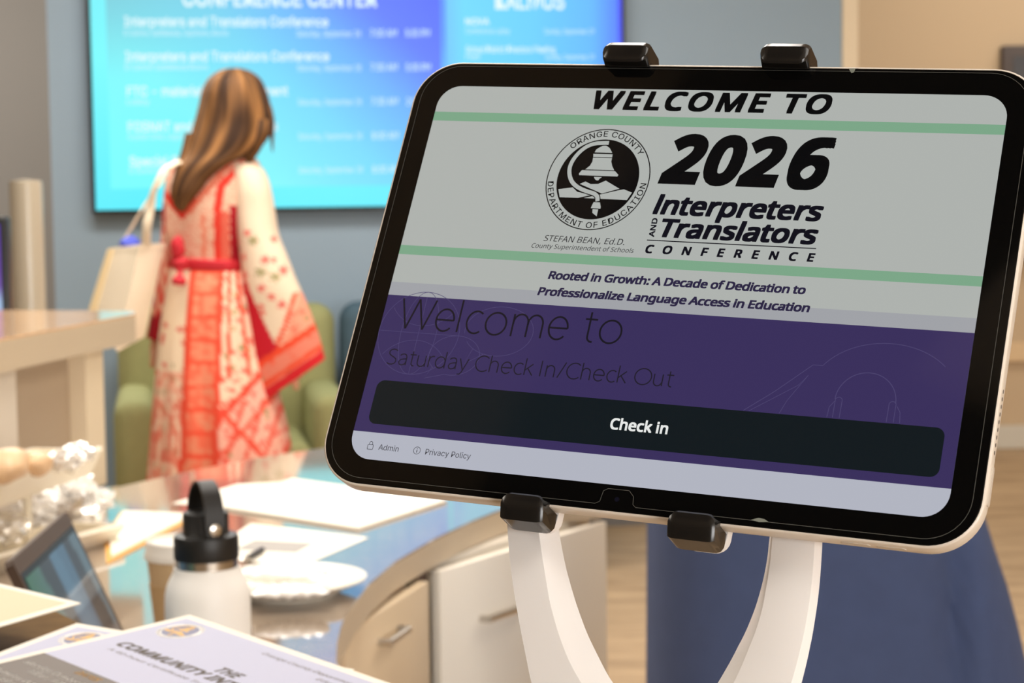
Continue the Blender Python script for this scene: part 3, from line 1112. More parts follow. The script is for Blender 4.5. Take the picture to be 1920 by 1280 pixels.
# ------------------------------------------------------------------ flyers on the near ledge
FLK = 0.065
FN = Vector((0, -FLK, 1)).normalized()
FP0 = Vector((0, 1.0, 0.992))


def on_f(px, py, dz=0.0):
    return on_plane(px, py, FP0 + FN * dz, FN)


M_PAPER = principled('white_paper', (246, 239, 224), 0.6)
M_LAV = principled('lavender_print', (184, 186, 213), 0.55)
M_BRN = principled('brown_print', (88, 72, 58), 0.55)
M_INKB = principled('brown_ink', (88, 74, 62), 0.6)
M_GOLD = principled('golden_ink', (226, 176, 84), 0.55)
M_WPR = principled('white_print', (244, 242, 238), 0.6)
fu = (on_f(715, 1275) - on_f(355, 1152)).normalized()
fv = FN.cross(fu).normalized()                                 # up the page
FLY_O = on_f(355, 1152)


def fly_matrix(u, v, ang, dz):
    """page frame whose top-left corner sits at (u, v) mm of the topmost page, turned ang degrees, dz mm lower"""
    X = (fu * math.cos(math.radians(ang)) + fv * math.sin(math.radians(ang))).normalized()
    Y = FN.cross(X).normalized()
    o = FLY_O + fu * (u / 1000) - fv * (v / 1000) + FN * (dz / 1000)
    return Matrix(((X.x, Y.x, FN.x, o.x), (X.y, Y.y, FN.y, o.y), (X.z, Y.z, FN.z, o.z), (0, 0, 0, 1)))


def make_flyer(M, label, name='flyer', W=216.0, H=279.0):
    f = thing(name, label, 'flyer', matrix=M, group='conference flyers on the front counter')
    PL = lambda z: (lambda u, v: Vector((u / 1000, -v / 1000, z / 1000)))
    bm = BM(); loft(bm, [[Vector((u / 1000, -v / 1000, z / 1000)) for u, v in ((0, 0), (W, 0), (W, H), (0, H))] for z in (-0.25, 0.0)])
    obj('sheet', bm, M_PAPER, f, smooth=False)
    bm = BM(); face(bm, [(6, 6), (W - 6, 6), (W - 6, H - 6), (6, H - 6)][::-1], PL(0.05)); flat_obj('lavender_area', bm, M_LAV, f)
    bm = BM(); face(bm, [(6, 111), (92, 111), (92, H - 6), (6, H - 6)][::-1], PL(0.1)); flat_obj('brown_block', bm, M_BRN, f)
    bd, bl = BM(), BM()
    k = 15.0 / 20.8
    sp = lambda u, v, l: Vector(((27.5 + (u - SCX) * k) / 1000, -(25.5 + (v - SCY) * k) / 1000, (0.10 + 0.04 * l) / 1000))
    draw_seal(bd, bl, sp)
    # a pale ring behind the lettering, the drawing in gold on blue-grey
    bm = BM()
    face(bm, arc(27.5, 25.5, 15.6, 0, 360, 48)[:-1], PL(0.08)); bmesh.ops.recalc_face_normals(bm, faces=bm.faces[:])
    flat_obj('seal_ring', bm, M_WPR, f)
    bmesh.ops.recalc_face_normals(bd, faces=bd.faces[:])
    bmesh.ops.recalc_face_normals(bl, faces=bl.faces[:])
    flat_obj('seal_emblem', bd, principled('seal_blue_grey', (118, 118, 150), 0.55), f)
    flat_obj('seal_drawing', bl, M_GOLD, f)
    for nm_, args in (('title_lettering', ('THE', 110.5, 133, 59.0, 9.0, PL(0.12), NOTO, 0.03, 0.2, 1.06)),
                      ('title_lettering', ('COMMUNITY INTERPRETER', 22.5, 214 if W > 215 else W, 71.0, 9.0, PL(0.12), NOTO, 0.03, 0.2, 1.02)),
                      ('subtitle_lettering', ('A 40-hour Certificate Training Program', 27.0, 190, 79.8, 3.4, PL(0.12), NOTO, 0.0, 0.15)),
                      ('sender_lettering', ('Orange County Department of', 104, 203, 18.6, 3.6, PL(0.12), NOTO, 0.0, 0.15)),
                      ('sender_lettering', ('Education', 168, 203, 26.5, 3.6, PL(0.12), NOTO, 0.0, 0.15))):
        bm = BM()
        text(bm, *args)
        flat_obj(nm_, bm, M_INKB, f)
    bm = BM(); text(bm, 'DATES', 54, 79, 119.5, 5.2, PL(0.14), NOTO, 0.03, 0.2); flat_obj('gold_heading', bm, M_GOLD, f)
    for i in range(6):
        bm = BM()
        text(bm, ('Monday, October 6', 'Tuesday, October 7', 'Wednesday, October 8', 'Thursday, October 9', 'Monday, October 13', 'Tuesday, October 14')[i], 14, 80, 130 + 20 * i, 4.4, PL(0.14), NOTO, 0.02, 0.2)
        text(bm, '7:30 am - 4:00 pm', 32, 80, 138 + 20 * i, 4.4, PL(0.14), NOTO, 0.02, 0.2)
        flat_obj('date_lettering', bm, M_WPR, f)
    return f


f1 = make_flyer(fly_matrix(0, 0, 0, 0), 'topmost lavender flyer with brown dates block and gold seal, fully uncovered')
f2 = copy_tree(f1); f2.matrix_world = fly_matrix(-39.4, 60.6, -17.5 + 35.0, -1.0)
f2['label'] = 'lavender flyer half covered, its gold seal showing beside the dark counter'
f3 = copy_tree(f1); f3.matrix_world = fly_matrix(1.8, 5.0, 2.2, -2.0) @ Matrix.Scale(0.9, 4)
f3['label'] = 'flyer under the topmost one, only its white top right corner showing'
f4 = copy_tree(f1); f4.matrix_world = fly_matrix(11.0, 12.0, 4.0, -3.0) @ Matrix.Scale(0.9, 4)
f4['label'] = 'lowest flyer of the stack, just a white corner tip showing'
# cream card at the left
tip, ct, cb = on_f(152, 1130, -0.001), on_f(0, 1094, -0.001), on_f(0, 1156, -0.001)
e1 = (ct - tip).normalized()
e2 = (cb - tip); e2 = (e2 - e2.dot(e1) * e1).normalized()
card = thing('cream_card', 'blank cream card with white border lying on the dark counter', 'card', tip)
M_CRM = principled('cream_card_stock', (228, 204, 168), 0.6)
bm = BM(); slab(bm, [e1 * a + e2 * b for a, b in ((0, 0), (0.22, 0), (0.22, 0.14), (0, 0.14))], 0.0006, FN); obj('sheet', bm, M_PAPER, card, smooth=False)
bm = BM(); slab(bm, [e1 * a + e2 * b + FN * 0.0002 for a, b in ((0.008, 0.006), (0.212, 0.006), (0.212, 0.134), (0.008, 0.134))], 0.0002, FN); obj('cream_area', bm, M_CRM, card, smooth=False)

# ------------------------------------------------------------------ things on the desk
def sheet(name, label, px, mat, cat='paper', dz=0.0, thick=0.0008, parent=None, group=None, z=None):
    z = DH if z is None else z
    P = [on_z(a, b, z) for a, b in px]
    c = sum(P, Vector()) / len(P)
    bm = BM()
    slab(bm, [p - c + Vector((0, 0, dz + thick)) for p in P], thick)
    o = obj(name, bm, mat, parent, smooth=False)
    if parent is None:
        o.location = c
        tag(o, label, cat, group)
    return o


G_P = 'loose papers on the reception desk'
sheet('paper_sheet', 'white paper at the far side of the desk, partly under the wide sheet', [(445, 908), (560, 903), (520, 955), (322, 944)], M_PAPER, dz=0.0, group=G_P)
sheet('paper_sheet', 'wide white paper sheet reaching the right edge of the desk below the tablet', [(548, 901), (838, 942), (672, 995), (400, 952)], M_PAPER, dz=0.001, thick=0.004, group=G_P)
c0 = on_z(560, 1018, DH)
o = sheet('printed_form', 'white form with grey printed patch behind the white plate', [(470, 982), (690, 1008), (560, 1064), (380, 1040)], M_PAPER, cat='paper', group=G_P)
M_GRYP = principled('grey_print', (168, 162, 156), 0.6)
P = [on_z(a, b, DH + 0.0009) for a, b in ((478, 1012), (588, 1018), (555, 1036), (440, 1030))]
bm = BM(); slab(bm, [p - o.location + Vector((0, 0, 0.0002)) for p in P], 0.0001); obj('printed_patch', bm, M_GRYP, o, smooth=False)
# pen beside the bottle
a, b = on_z(492, 1030, DH + 0.006), on_z(452, 1052, DH + 0.006)
pen = thing('pen', 'dark pen lying on the form beside the bottle', 'pen', a)
bm = BM(); tube(bm, [(0, 0, 0), (b - a) * 0.72], 0.0045, 12); obj('barrel', bm, M_BLACKP, pen)
bm = BM(); tube(bm, [(b - a) * 0.72, (b - a) * 0.95, (b - a) * 1.03], [0.0045, 0.004, 0.001], 12); obj('tip', bm, M_STEEL, pen)
# white folder with orange edge
fo = thing('folder', 'white folder with orange edge lying on desk behind the coffee cup', 'folder', on_z(240, 1010, DH))
FP = [on_z(a, b, DH) - fo.location for a, b in ((200, 1058), (196, 1008), (226, 962), (372, 968), (302, 1005))]
cc = sum(FP, Vector()) / 5
bm = BM(); slab(bm, [p + Vector((0, 0, 0.002)) for p in FP], 0.002); obj('back_cover', bm, principled('orange_card', (236, 176, 84), 0.6), fo, smooth=False)
bm = BM(); slab(bm, [cc + (p - cc) * 0.91 + Vector((0.0, 0.012, 0.006)) for p in FP], 0.0038); obj('papers', bm, M_PAPER, fo, smooth=False)

# water bottle
bp_ = on_z(395, 1352, DH)
bot = thing('water_bottle', 'white steel water bottle with black lid and carry loop', 'bottle', (bp_.x, bp_.y, DH))
M_BOT = principled('white_powder_coat', (252, 250, 245), 0.42, bump=0.1, bump_scale=900)
M_LID = principled('matte_black_plastic', (26, 25, 24), 0.45)
bm = BM()
lathe(bm, [(0.0, 0.0), (0.040, 0.0), (0.0435, 0.004), (0.0438, 0.02), (0.0438, 0.122), (0.0432, 0.134), (0.041, 0.144), (0.0372, 0.152), (0.0345, 0.157), (0.0335, 0.162), (0.0, 0.162)], 56)
obj('body', bm, M_BOT, bot)
bm = BM(); lathe(bm, [(0.0, 0.160), (0.0322, 0.160), (0.0322, 0.1715), (0.0, 0.1715)], 48); obj('steel_collar', bm, M_STEEL, bot)
bm = BM(); lathe(bm, [(0.0, 0.1705), (0.0322, 0.1705), (0.0332, 0.172), (0.0332, 0.192), (0.032, 0.195), (0.0245, 0.1965), (0.0235, 0.198), (0.0235, 0.2155), (0.0222, 0.2185), (0.0, 0.2185)], 48)
obj('lid', bm, M_LID, bot)
bm = BM()
ang = math.radians(-62)
ax = Vector((math.cos(ang), math.sin(ang), 0))                # loop spans along ax
sd = Vector((-ax.y, ax.x, 0))
rings = []
for k in range(21):
    a = math.pi * k / 20
    r = Vector((0, 0, 0.205)) + ax * (0.0262 * math.cos(a)) * (1.0 if abs(math.cos(a)) > .6 else 0.96) + Vector((0, 0, 0.043 * math.sin(a) ** 0.8))
    rad = (ax * math.cos(a) + Vector((0, 0, math.sin(a)))).normalized()
    w = 0.0085 + 0.0015 * abs(math.cos(a))
    rings.append([r + sd * w, r + sd * w + rad * 0.003, r - sd * w + rad * 0.003, r - sd * w])
loft(bm, rings)
for s in (1, -1):
    c = ax * (0.0262 * s)
    box(bm, (c.x, c.y, 0.202), (0.004, 0.019, 0.016), ang, bevel=0.0018)
obj('carry_loop', bm, M_LID, bot)
for s in (1, -1):
    bm = BM()
    c = Vector((0, 0, 0.2035)) + ax * (0.0275 * s)
    rr = []
    for q, r in ((0.0, 0.0068), (0.0022, 0.0064), (0.003, 0.0045)):
        rr.append([c + ax * (s * q) + sd * (r * math.cos(t * math.pi / 10)) + Vector((0, 0, r * math.sin(t * math.pi / 10))) for t in range(20)])
    loft(bm, rr)
    obj('rivet', bm, M_STEEL, bot)
# small blue mark on the right flank
bm = BM()
NN = 8
gr = [[bm.verts.new(Vector((0.0440 * math.cos(a), 0.0440 * math.sin(a), z))) for a in [math.radians(lerp(-22, 6, i / NN)) for i in range(NN + 1)]] for z in (0.062, 0.085)]
for i in range(NN):
    bm.faces.new((gr[0][i], gr[0][i + 1], gr[1][i + 1], gr[1][i]))
obj('blue_mark', bm, principled('blue_print', (92, 130, 176), 0.4), bot)

# paper coffee cup
cp_ = on_z(350, 1236, DH)
cup = thing('coffee_cup', 'kraft paper coffee cup with white lid behind the water bottle', 'cup', (cp_.x, cp_.y, DH))
bm = BM(); lathe(bm, [(0.0, 0.004), (0.028, 0.004), (0.0285, 0.0), (0.030, 0.0), (0.043, 0.122), (0.0, 0.122)], 44); obj('body', bm, principled('kraft_paper', (206, 178, 138), 0.6), cup)
bm = BM(); lathe(bm, [(0.0334, 0.030), (0.0346, 0.030), (0.0412, 0.092), (0.0400, 0.092)], 44); obj('sleeve', bm, principled('kraft_sleeve', (196, 164, 120), 0.7), cup)
bm = BM(); lathe(bm, [(0.0, 0.121), (0.0455, 0.121), (0.046, 0.125), (0.0445, 0.129), (0.043, 0.141), (0.0405, 0.143), (0.039, 0.138), (0.0, 0.138)], 44); obj('lid', bm, principled('white_lid_plastic', (244, 240, 232), 0.35), cup)

# plate with wrapped cutlery
pc_ = on_z(540, 1112, DH)
plate = tag(thing('plate', 'round white plate holding wrapped cutlery beside the bottle', 'plate', (pc_.x, pc_.y, DH)), 'round white plate holding wrapped cutlery beside the bottle', 'plate')
bm = BM(); lathe(bm, [(0.0, 0.0), (0.066, 0.0), (0.07, 0.004), (0.106, 0.020), (0.107, 0.0225), (0.104, 0.0225), (0.072, 0.008), (0.066, 0.0065), (0.0, 0.006)], 64)
plate_b = obj('dish', bm, principled('white_ceramic', (246, 240, 226), 0.25), plate)
M_FILM = principled('shiny_clear_film', (248, 244, 238), 0.12, coat=0.8, spec=0.8)
M_FOIL = principled('silver_foil', (246, 242, 236), 0.22, metal=0.55)
for k, (px_, py_, zz, ln, rot, lab) in enumerate(((525, 1076, 0.030, 0.13, -12, 'long clear cutlery packet lying across the plate'), (545, 1108, 0.025, 0.10, 6, 'crinkled clear packet at the near rim of the plate'))):
    p = on_z(px_, py_, DH + zz)
    w = thing('cutlery_packet', lab, 'cutlery packet', (p.x, p.y, p.z), math.radians(rot), 'wrapped cutlery on the plate')
    bm = BM()
    rings = []
    for i in range(15):
        x = lerp(-ln / 2, ln / 2, i / 14)
        h = 0.009 * math.sin(math.pi * i / 14) ** 0.4 + 0.0006
        wd = 0.022 + 0.004 * math.sin(i * 2.1)
        rings.append([Vector((x, wd * math.cos(t * math.pi / 7), h * math.sin(t * math.pi / 7) * (1 + 0.35 * math.sin(3 * i + 2 * t)))) for t in range(14)])
    loft(bm, rings)
    obj('film', bm, M_FILM, w, angle=60)
    bm = BM(); tube(bm, [(-ln * .4, 0, 0.003), (ln * .1, 0.002, 0.003), (ln * .4, 0, 0.005)], [0.003, 0.003, 0.007], 8, flat=0.5); obj('fork', bm, principled('white_cutlery', (240, 238, 234), 0.3), w)

# propped tablet computer, its screen turned to the right
A_, B_, D_ = on_z(22, 1050, 0.945), on_z(125, 958, 0.945), on_z(125 + 103 * 1.537, 958 + 212 * 1.537, 0.752)
ex = (B_ - A_).normalized()
ey = (B_ - D_); ey = (ey - ey.dot(ex) * ex).normalized()
ez = ex.cross(ey)
Wd, Hd = (B_ - A_).length, (B_ - D_).length
oo = B_ - ey * Hd - ex * (Wd / 2)
tc_ = thing('tablet_computer', 'dark tablet computer propped on desk beside the cream card', 'tablet computer',
            matrix=Matrix(((ex.x, ey.x, ez.x, oo.x), (ex.y, ey.y, ez.y, oo.y), (ex.z, ey.z, ez.z, oo.z), (0, 0, 0, 1))))
bm = BM(); loft(bm, [[Vector((x, y, z)) for x, y in rrect(-Wd / 2, 0, Wd / 2, Hd, 0.008, 5)] for z in (0.0, -0.009)]); obj('case', bm, principled('dark_brown_metal', (82, 66, 56), 0.35), tc_, angle=30)
bm = BM()
face(bm, [(-Wd / 2 + .006, 0.006), (Wd / 2 - .006, 0.006), (Wd / 2 - .006, Hd - 0.016), (-Wd / 2 + .006, Hd - 0.016)], lambda x, y: Vector((x, y, 0.0004)))
flat_obj('glass', bm, principled('dark_glass', (12, 12, 13), 0.06), tc_)
M_REFL = attr_mat('painted_glass_reflection', 0.08, emit=0.75, spec=0.6)


def reflection_col(a, b):
    # room reflections painted as glow: green end, dark columns, blue area, pale below
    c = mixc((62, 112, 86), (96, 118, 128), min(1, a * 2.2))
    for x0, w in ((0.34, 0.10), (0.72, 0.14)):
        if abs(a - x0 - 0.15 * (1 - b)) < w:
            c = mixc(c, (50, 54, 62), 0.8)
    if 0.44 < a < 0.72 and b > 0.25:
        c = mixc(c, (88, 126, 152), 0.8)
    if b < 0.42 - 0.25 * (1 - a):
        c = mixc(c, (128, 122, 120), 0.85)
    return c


grid_obj('picture', 40, 30, lambda i, j: Vector((lerp(-Wd / 2 + .012, Wd / 2 - .012, i / 39), lerp(0.012, Hd - 0.022, j / 29), 0.0009)),  # glowing layer that carries the painted glass reflections
         lambda i, j: reflection_col(i / 39, j / 29), M_REFL, tc_, smooth=False)
bm = BM(); loft(bm, [[Vector((x, y, z)) for x, y in ((-Wd / 2 + .03, Hd * .55), (Wd / 2 - .03, Hd * .55))] + [Vector((x, (DH + 0.001 - oo.z - z2 * ez.z) / ey.z, z2)) for x, z2 in ((Wd / 2 - .03, z - 0.10), (-Wd / 2 + .03, z - 0.10))] for z in (-0.009, -0.012)])
obj('kickstand', bm, principled('grey_metal', (120, 116, 112), 0.35, metal=0.8), tc_, smooth=False)


# two-tier tray rack with packets
def tray_bm(w, d, h, t=0.006):
    bm = BM()
    box(bm, (w / 2, d / 2, t / 2), (w, d, t), bevel=0.001)
    loft(bm, [[Vector((x, y, z)) for y, z in ((0.0, 0.0005), (-0.022, h), (-0.017, h + 0.005), (t, 0.007))] for x in (0.0, w)])
    for c, s in (((w / 2, d - t / 2, h / 2), (w, t, h)), ((t / 2, d / 2, h / 2), (t, d, h)), ((w - t / 2, d / 2, h / 2), (t, d, h))):
        box(bm, c, s, bevel=0.0015)
    return bm


U0, U1 = on_z(-60, 972, 0.835), on_z(170, 890, 0.835)
L0, L1 = on_z(-60, 1090, DH), on_z(214, 1016, DH)
ux = (L1 - L0); ux.z = 0
LL = ux.length
ux.normalize()
uy = Vector((-ux.y, ux.x, 0))
rk = thing('tray_rack', 'white two-tier tray rack full of wrapped snacks below the raised counter', 'tray rack',
           matrix=Matrix(((ux.x, uy.x, 0, L0.x), (ux.y, uy.y, 0, L0.y), (0, 0, 1, DH), (0, 0, 0, 1))))
M_TRAY = principled('cream_white_tray', (244, 234, 214), 0.4)
rel = rk.matrix_world.inverted()
obj('lower_tray', tray_bm(LL, 0.10, 0.028), M_TRAY, rk, smooth=False)
q0, q1 = rel @ U0, rel @ U1
bm = tray_bm((q1 - q0).length, 0.10, 0.042)
bmesh.ops.rotate(bm, verts=bm.verts[:], cent=(0, 0, 0), matrix=Matrix.Rotation(math.atan2(q1.y - q0.y, q1.x - q0.x), 3, 'Z'))
bmesh.ops.translate(bm, verts=bm.verts[:], vec=(q0.x, q0.y, 0.095))
obj('upper_tray', bm, M_TRAY, rk, smooth=False)
for x in (0.05, LL - 0.09):
    bm = BM(); box(bm, (x, 0.094, 0.05), (0.012, 0.008, 0.1)); obj('support', bm, M_TRAY, rk, smooth=False)
M_KRAFT = principled('tan_wrapper', (226, 188, 146), 0.4)
packs = [  # px, py, height, size, material, tier
    (14, 990, .775, .040, 'foil', 'shiny packet in the lower tray closest to the cream card'),
    (64, 966, .768, .042, 'film', 'shiny packet second along the lower tray, behind the tablet computer top'),
    (104, 936, .775, .040, 'film', 'shiny packet in the middle of the lower tray'),
    (142, 908, .798, .036, 'film', 'shiny packet stacked high in the lower tray under the upper tray end'),
    (165, 972, .762, .034, 'foil', 'bright silver packet at the near right end of the lower tray'),
    (186, 936, .768, .030, 'film', 'small shiny packet at the far end of the lower tray'),
    (12, 872, .898, .040, 'tan', 'large tan wrapped snack on the upper tray'),
    (68, 868, .888, .030, 'tan', 'small tan wrapped snack in the middle of the upper tray'),
    (122, 862, .885, .030, 'foil', 'bright silver packet near the end of the upper tray'),
    (147, 850, .885, .028, 'foil', 'farthest silver packet at the tip of the upper tray')]
for k, (px_, py_, z, r, kind, lab) in enumerate(packs):
    p = on_z(px_, py_, z)
    bm = BM()
    r_ = r
    blob(bm, (0, 0, 0), (r_ * 0.8, r_ * 1.1, r_ * 0.62), seed=k + 3, amp=0.5 if kind != 'tan' else 0.22, freq=2.6 if kind != 'tan' else 1.2, sub=3)
    o = obj('snack_packet', bm, {'foil': M_FOIL, 'film': M_FILM, 'tan': M_KRAFT}[kind], None, smooth=True, angle=180 if kind == 'tan' else 25)
    o.location = p
    tag(o, lab, 'snack packet', 'wrapped snacks on the tray rack')

# ------------------------------------------------------------------ lounge furniture behind the desk
def upholstery(name, rgb):
    return principled(name, rgb, 0.85, bump=0.25, bump_scale=500, mottle=0.05, mottle_scale=30, spec=0.2)


M_LEG = principled('dark_leg_wood', (70, 56, 46), 0.5)


def armchair(loc, rotz, label, mat, w=0.76, d=0.74, back=0.88, arm=0.62):
    t = thing('armchair', label, 'armchair', loc, rotz, 'lobby armchairs against the blue wall')
    bm = BM(); box(bm, (0, 0, 0.24), (w, d, 0.22), bevel=0.03, seg=3); obj('base', bm, mat, t)
    bm = BM(); box(bm, (0, -0.05, 0.40), (w - 0.26, d - 0.16, 0.13), bevel=0.045, seg=4); obj('seat_cushion', bm, mat, t)
    bm = BM(); box(bm, (0, d / 2 - 0.08, (back + 0.2) / 2), (w - 0.01, 0.17, back - 0.2), bevel=0.07, seg=5); obj('backrest', bm, mat, t)
    for s in (-1, 1):
        bm = BM(); box(bm, (s * (w / 2 - 0.065), -0.04, (arm + 0.2) / 2), (0.13, d - 0.1, arm - 0.2), bevel=0.05, seg=4); obj('armrest', bm, mat, t)
    for sx in (-1, 1):
        for sy in (-1, 1):
            bm = BM(); lathe(bm, [(0.014, 0.0), (0.022, 0.14)], 12, (sx * (w / 2 - 0.07), sy * (d / 2 - 0.07), 0)); obj('leg', bm, M_LEG, t)
    return t


M_LIME = upholstery('olive_green_fabric', (146, 146, 100))
M_TEAL = upholstery('slate_teal_fabric', (72, 92, 104))
ga = on_y(432, 700, 6.62)
armchair((ga.x, 6.62, 0), TH, 'olive green armchair behind the woman in the red patterned dress', M_LIME)
gt = on_y(850, 700, 6.78)
armchair((gt.x + 0.012, 6.78, 0), TH, 'slate blue armchair beside the olive green one, mostly behind the tablet', M_TEAL)

# navy chair close behind the tablet, seen from its back
NAVY = upholstery('navy_fabric', (70, 83, 118))
NY_ = 2.7
nb = on_y(1560, 1280, NY_)
nc = thing('barrel_chair', 'navy blue upholstered barrel chair seen from behind, under the tablet', 'chair', (nb.x, NY_ + 0.12, 0))


def nloc(px, py):
    p = on_y(px, py, NY_)
    return p.x - nb.x, p.z


prof = [(820, 1290, 1770), (835, 1262, 1802), (860, 1250, 1822), (900, 1245, 1842), (940, 1243.5, 1857), (1000, 1242, 1889), (1060, 1241.5, 1908), (1130, 1241, 1932), (1200, 1240.5, 1951), (1280, 1240, 1970), (1500, 1238, 2015), (1700, 1237, 2040)]
bm = BM()
rings = []
for (py, l, r) in prof:
    lx, lz = nloc(l, py)
    rx, rz = nloc(r, py)
    cx, a, z = (lx + rx) / 2, (rx - lx) / 2, (lz + rz) / 2
    ring = []
    for k in range(96):
        t = 2 * math.pi * k / 96
        c, s = math.cos(t), math.sin(t)
        ex_ = 0.62
        x = cx + a * math.copysign(abs(c) ** ex_, c)
        y = 0.30 * math.copysign(abs(s) ** ex_, s)
        # seam valley where back and side panel meet
        vx = nloc(1786, py)[0]
        if s < 0:
            y += 0.035 * math.exp(-((x - vx) / 0.02) ** 2)
            if x > vx:
                y += 0.0
        ring.append(Vector((x, y + 0.12, z)))
    rings.append(ring)
loft(bm, rings)
obj('shell', bm, NAVY, nc, angle=60)
sx0, sx1 = nloc(1300, 1000)[0], nloc(1840, 1000)[0]
bm = BM(); box(bm, ((sx0 + sx1) / 2, 0.40, 0.42), (sx1 - sx0, 0.2, 0.14), bevel=0.05, seg=4); obj('seat_cushion', bm, NAVY, nc)
for sx in (0.08, 0.44):
    for sy in (-0.02, 0.32):
        bm = BM(); lathe(bm, [(0.012, 0.0), (0.02, nloc(1240, 1690)[1])], 12, (nloc(1240, 1280)[0] + sx, sy, 0)); obj('leg', bm, M_LEG, nc)

# things behind the raised counter at the far left: column and standing screen
pc = on_y(55, 560, 5.6)
col = thing('pedestal', 'glossy beige cylindrical pedestal behind the raised counter', 'pedestal', (pc.x, 5.6, 0))
zt = on_y(55, 336, 5.6).z
bm = BM(); lathe(bm, [(0.0, 0.0), (0.052, 0.0), (0.052, 0.05), (0.046, 0.055), (0.046, zt - 0.02), (0.044, zt - 0.004), (0.0, zt)], 40); obj('post', bm, principled('beige_gloss', (172, 160, 140), 0.22), col)
bm = BM(); lathe(bm, [(0.0, 0.0), (0.12, 0.0), (0.12, 0.012), (0.06, 0.02), (0.0, 0.02)], 40); obj('foot', bm, M_STEEL, col)
pk = on_y(16, 405, 4.75)
ks = thing('standing_screen', 'black framed standing screen with purple picture at left picture edge', 'screen', (pk.x, 4.75, 0))
ks['label'] = 'black framed standing screen with purple picture behind the raised counter'
bm = BM(); box(bm, (-0.27, 0, pk.z - 0.45), (0.54, 0.045, 0.90), bevel=0.008); obj('frame', bm, M_BLACKP, ks)
grid_obj('picture', 12, 24, lambda i, j: Vector((lerp(-0.525, -0.016, i / 11), -0.0235, lerp(pk.z - 0.88, pk.z - 0.018, j / 23))),
         lambda i, j: ramp([(0, (150, 176, 226)), (0.72, (168, 190, 240)), (0.80, (176, 206, 236)), (0.83, (120, 84, 176)), (1, (100, 70, 170))], j / 23), M_SCREEN, ks, smooth=False)
bm = BM(); box(bm, (-0.27, 0.0, (pk.z - 0.9) / 2), (0.12, 0.04, pk.z - 0.9)); obj('stem', bm, M_BLACKP, ks)
bm = BM(); box(bm, (-0.27, 0.0, 0.01), (0.5, 0.36, 0.02), bevel=0.004); obj('foot', bm, M_BLACKP, ks)

# ------------------------------------------------------------------ woman in the red patterned dress, walking away past the armchair
WY = 5.85
WS = WY / FPX * 1.0004


def wp(px, py, dy=0.0):
    p = on_y(px, py, WY)
    return Vector((p.x, WY + dy, p.z))


wo = wp(410, 1131); wo.z = 0
woman = thing('person', 'person with long brown hair in red and cream embroidered dress, seen from behind', 'person', (wo.x, wo.y, 0))
WOFF = Vector((wo.x, wo.y, 0))


def wl_(px, py, dy=0.0):
    return wp(px, py, dy) - WOFF


def rnd(*k):
    return noise.noise(Vector((k[0] * 1.0 + 0.37, (k[1] if len(k) > 1 else 0) + 0.11, (k[2] if len(k) > 2 else 0) + 0.53)))


def cell(x, y, s):
    return rnd(math.floor(x / s) * 3.17, math.floor(y / s) * 2.31, 4.2)


CREAM_, RED_, CORAL_, DEEP_, PINK_ = (240, 216, 186), (226, 58, 44), (232, 112, 84), (176, 28, 42), (226, 150, 122)


def floral(x, y, base, density, col=(216, 96, 82), s=13.0):
    """scattered embroidered blossoms on a pixel-sized lattice"""
    gx, gy = math.floor(x / s), math.floor(y / s)
    c = base
    for ix in (gx - 1, gx, gx + 1):
        for iy in (gy - 1, gy, gy + 1):
            h = rnd(ix * 1.93, iy * 2.71, 7.7)
            if h < density:
                ox = (ix + 0.5 + 0.6 * rnd(ix * 3.3, iy * 1.1, 1.0)) * s
                oy = (iy + 0.5 + 0.6 * rnd(ix * 1.7, iy * 3.9, 2.0)) * s
                r = s * (0.46 + 0.25 * rnd(ix * 2.2, iy * 0.9, 3.0))
                d2 = math.hypot(x - ox, y - oy)
                a = math.atan2(y - oy, x - ox)
                if d2 < r * (0.8 + 0.25 * math.cos(5 * a)):
                    c = mixc(base, col if rnd(ix * 5.1, iy * 4.3) > -0.25 else (150, 140, 96), 0.85)
    return c


def near(v, c, w):
    return abs(v - c) < w


def seg_dist(x, y, pts):
    best = 1e9
    for (ax_, ay), (bx, by) in zip(pts[:-1], pts[1:]):
        dx, dy = bx - ax_, by - ay
        t = max(0, min(1, ((x - ax_) * dx + (y - ay) * dy) / (dx * dx + dy * dy)))
        best = min(best, math.hypot(x - ax_ - t * dx, y - ay - t * dy))
    return best


YOKE = [(436, 284), (389, 346), (356, 404), (318, 364)]
YOKE2 = [(452, 288), (404, 350), (370, 396)]
OUTER = [(470, 296), (424, 346), (417, 395), (415, 480)]


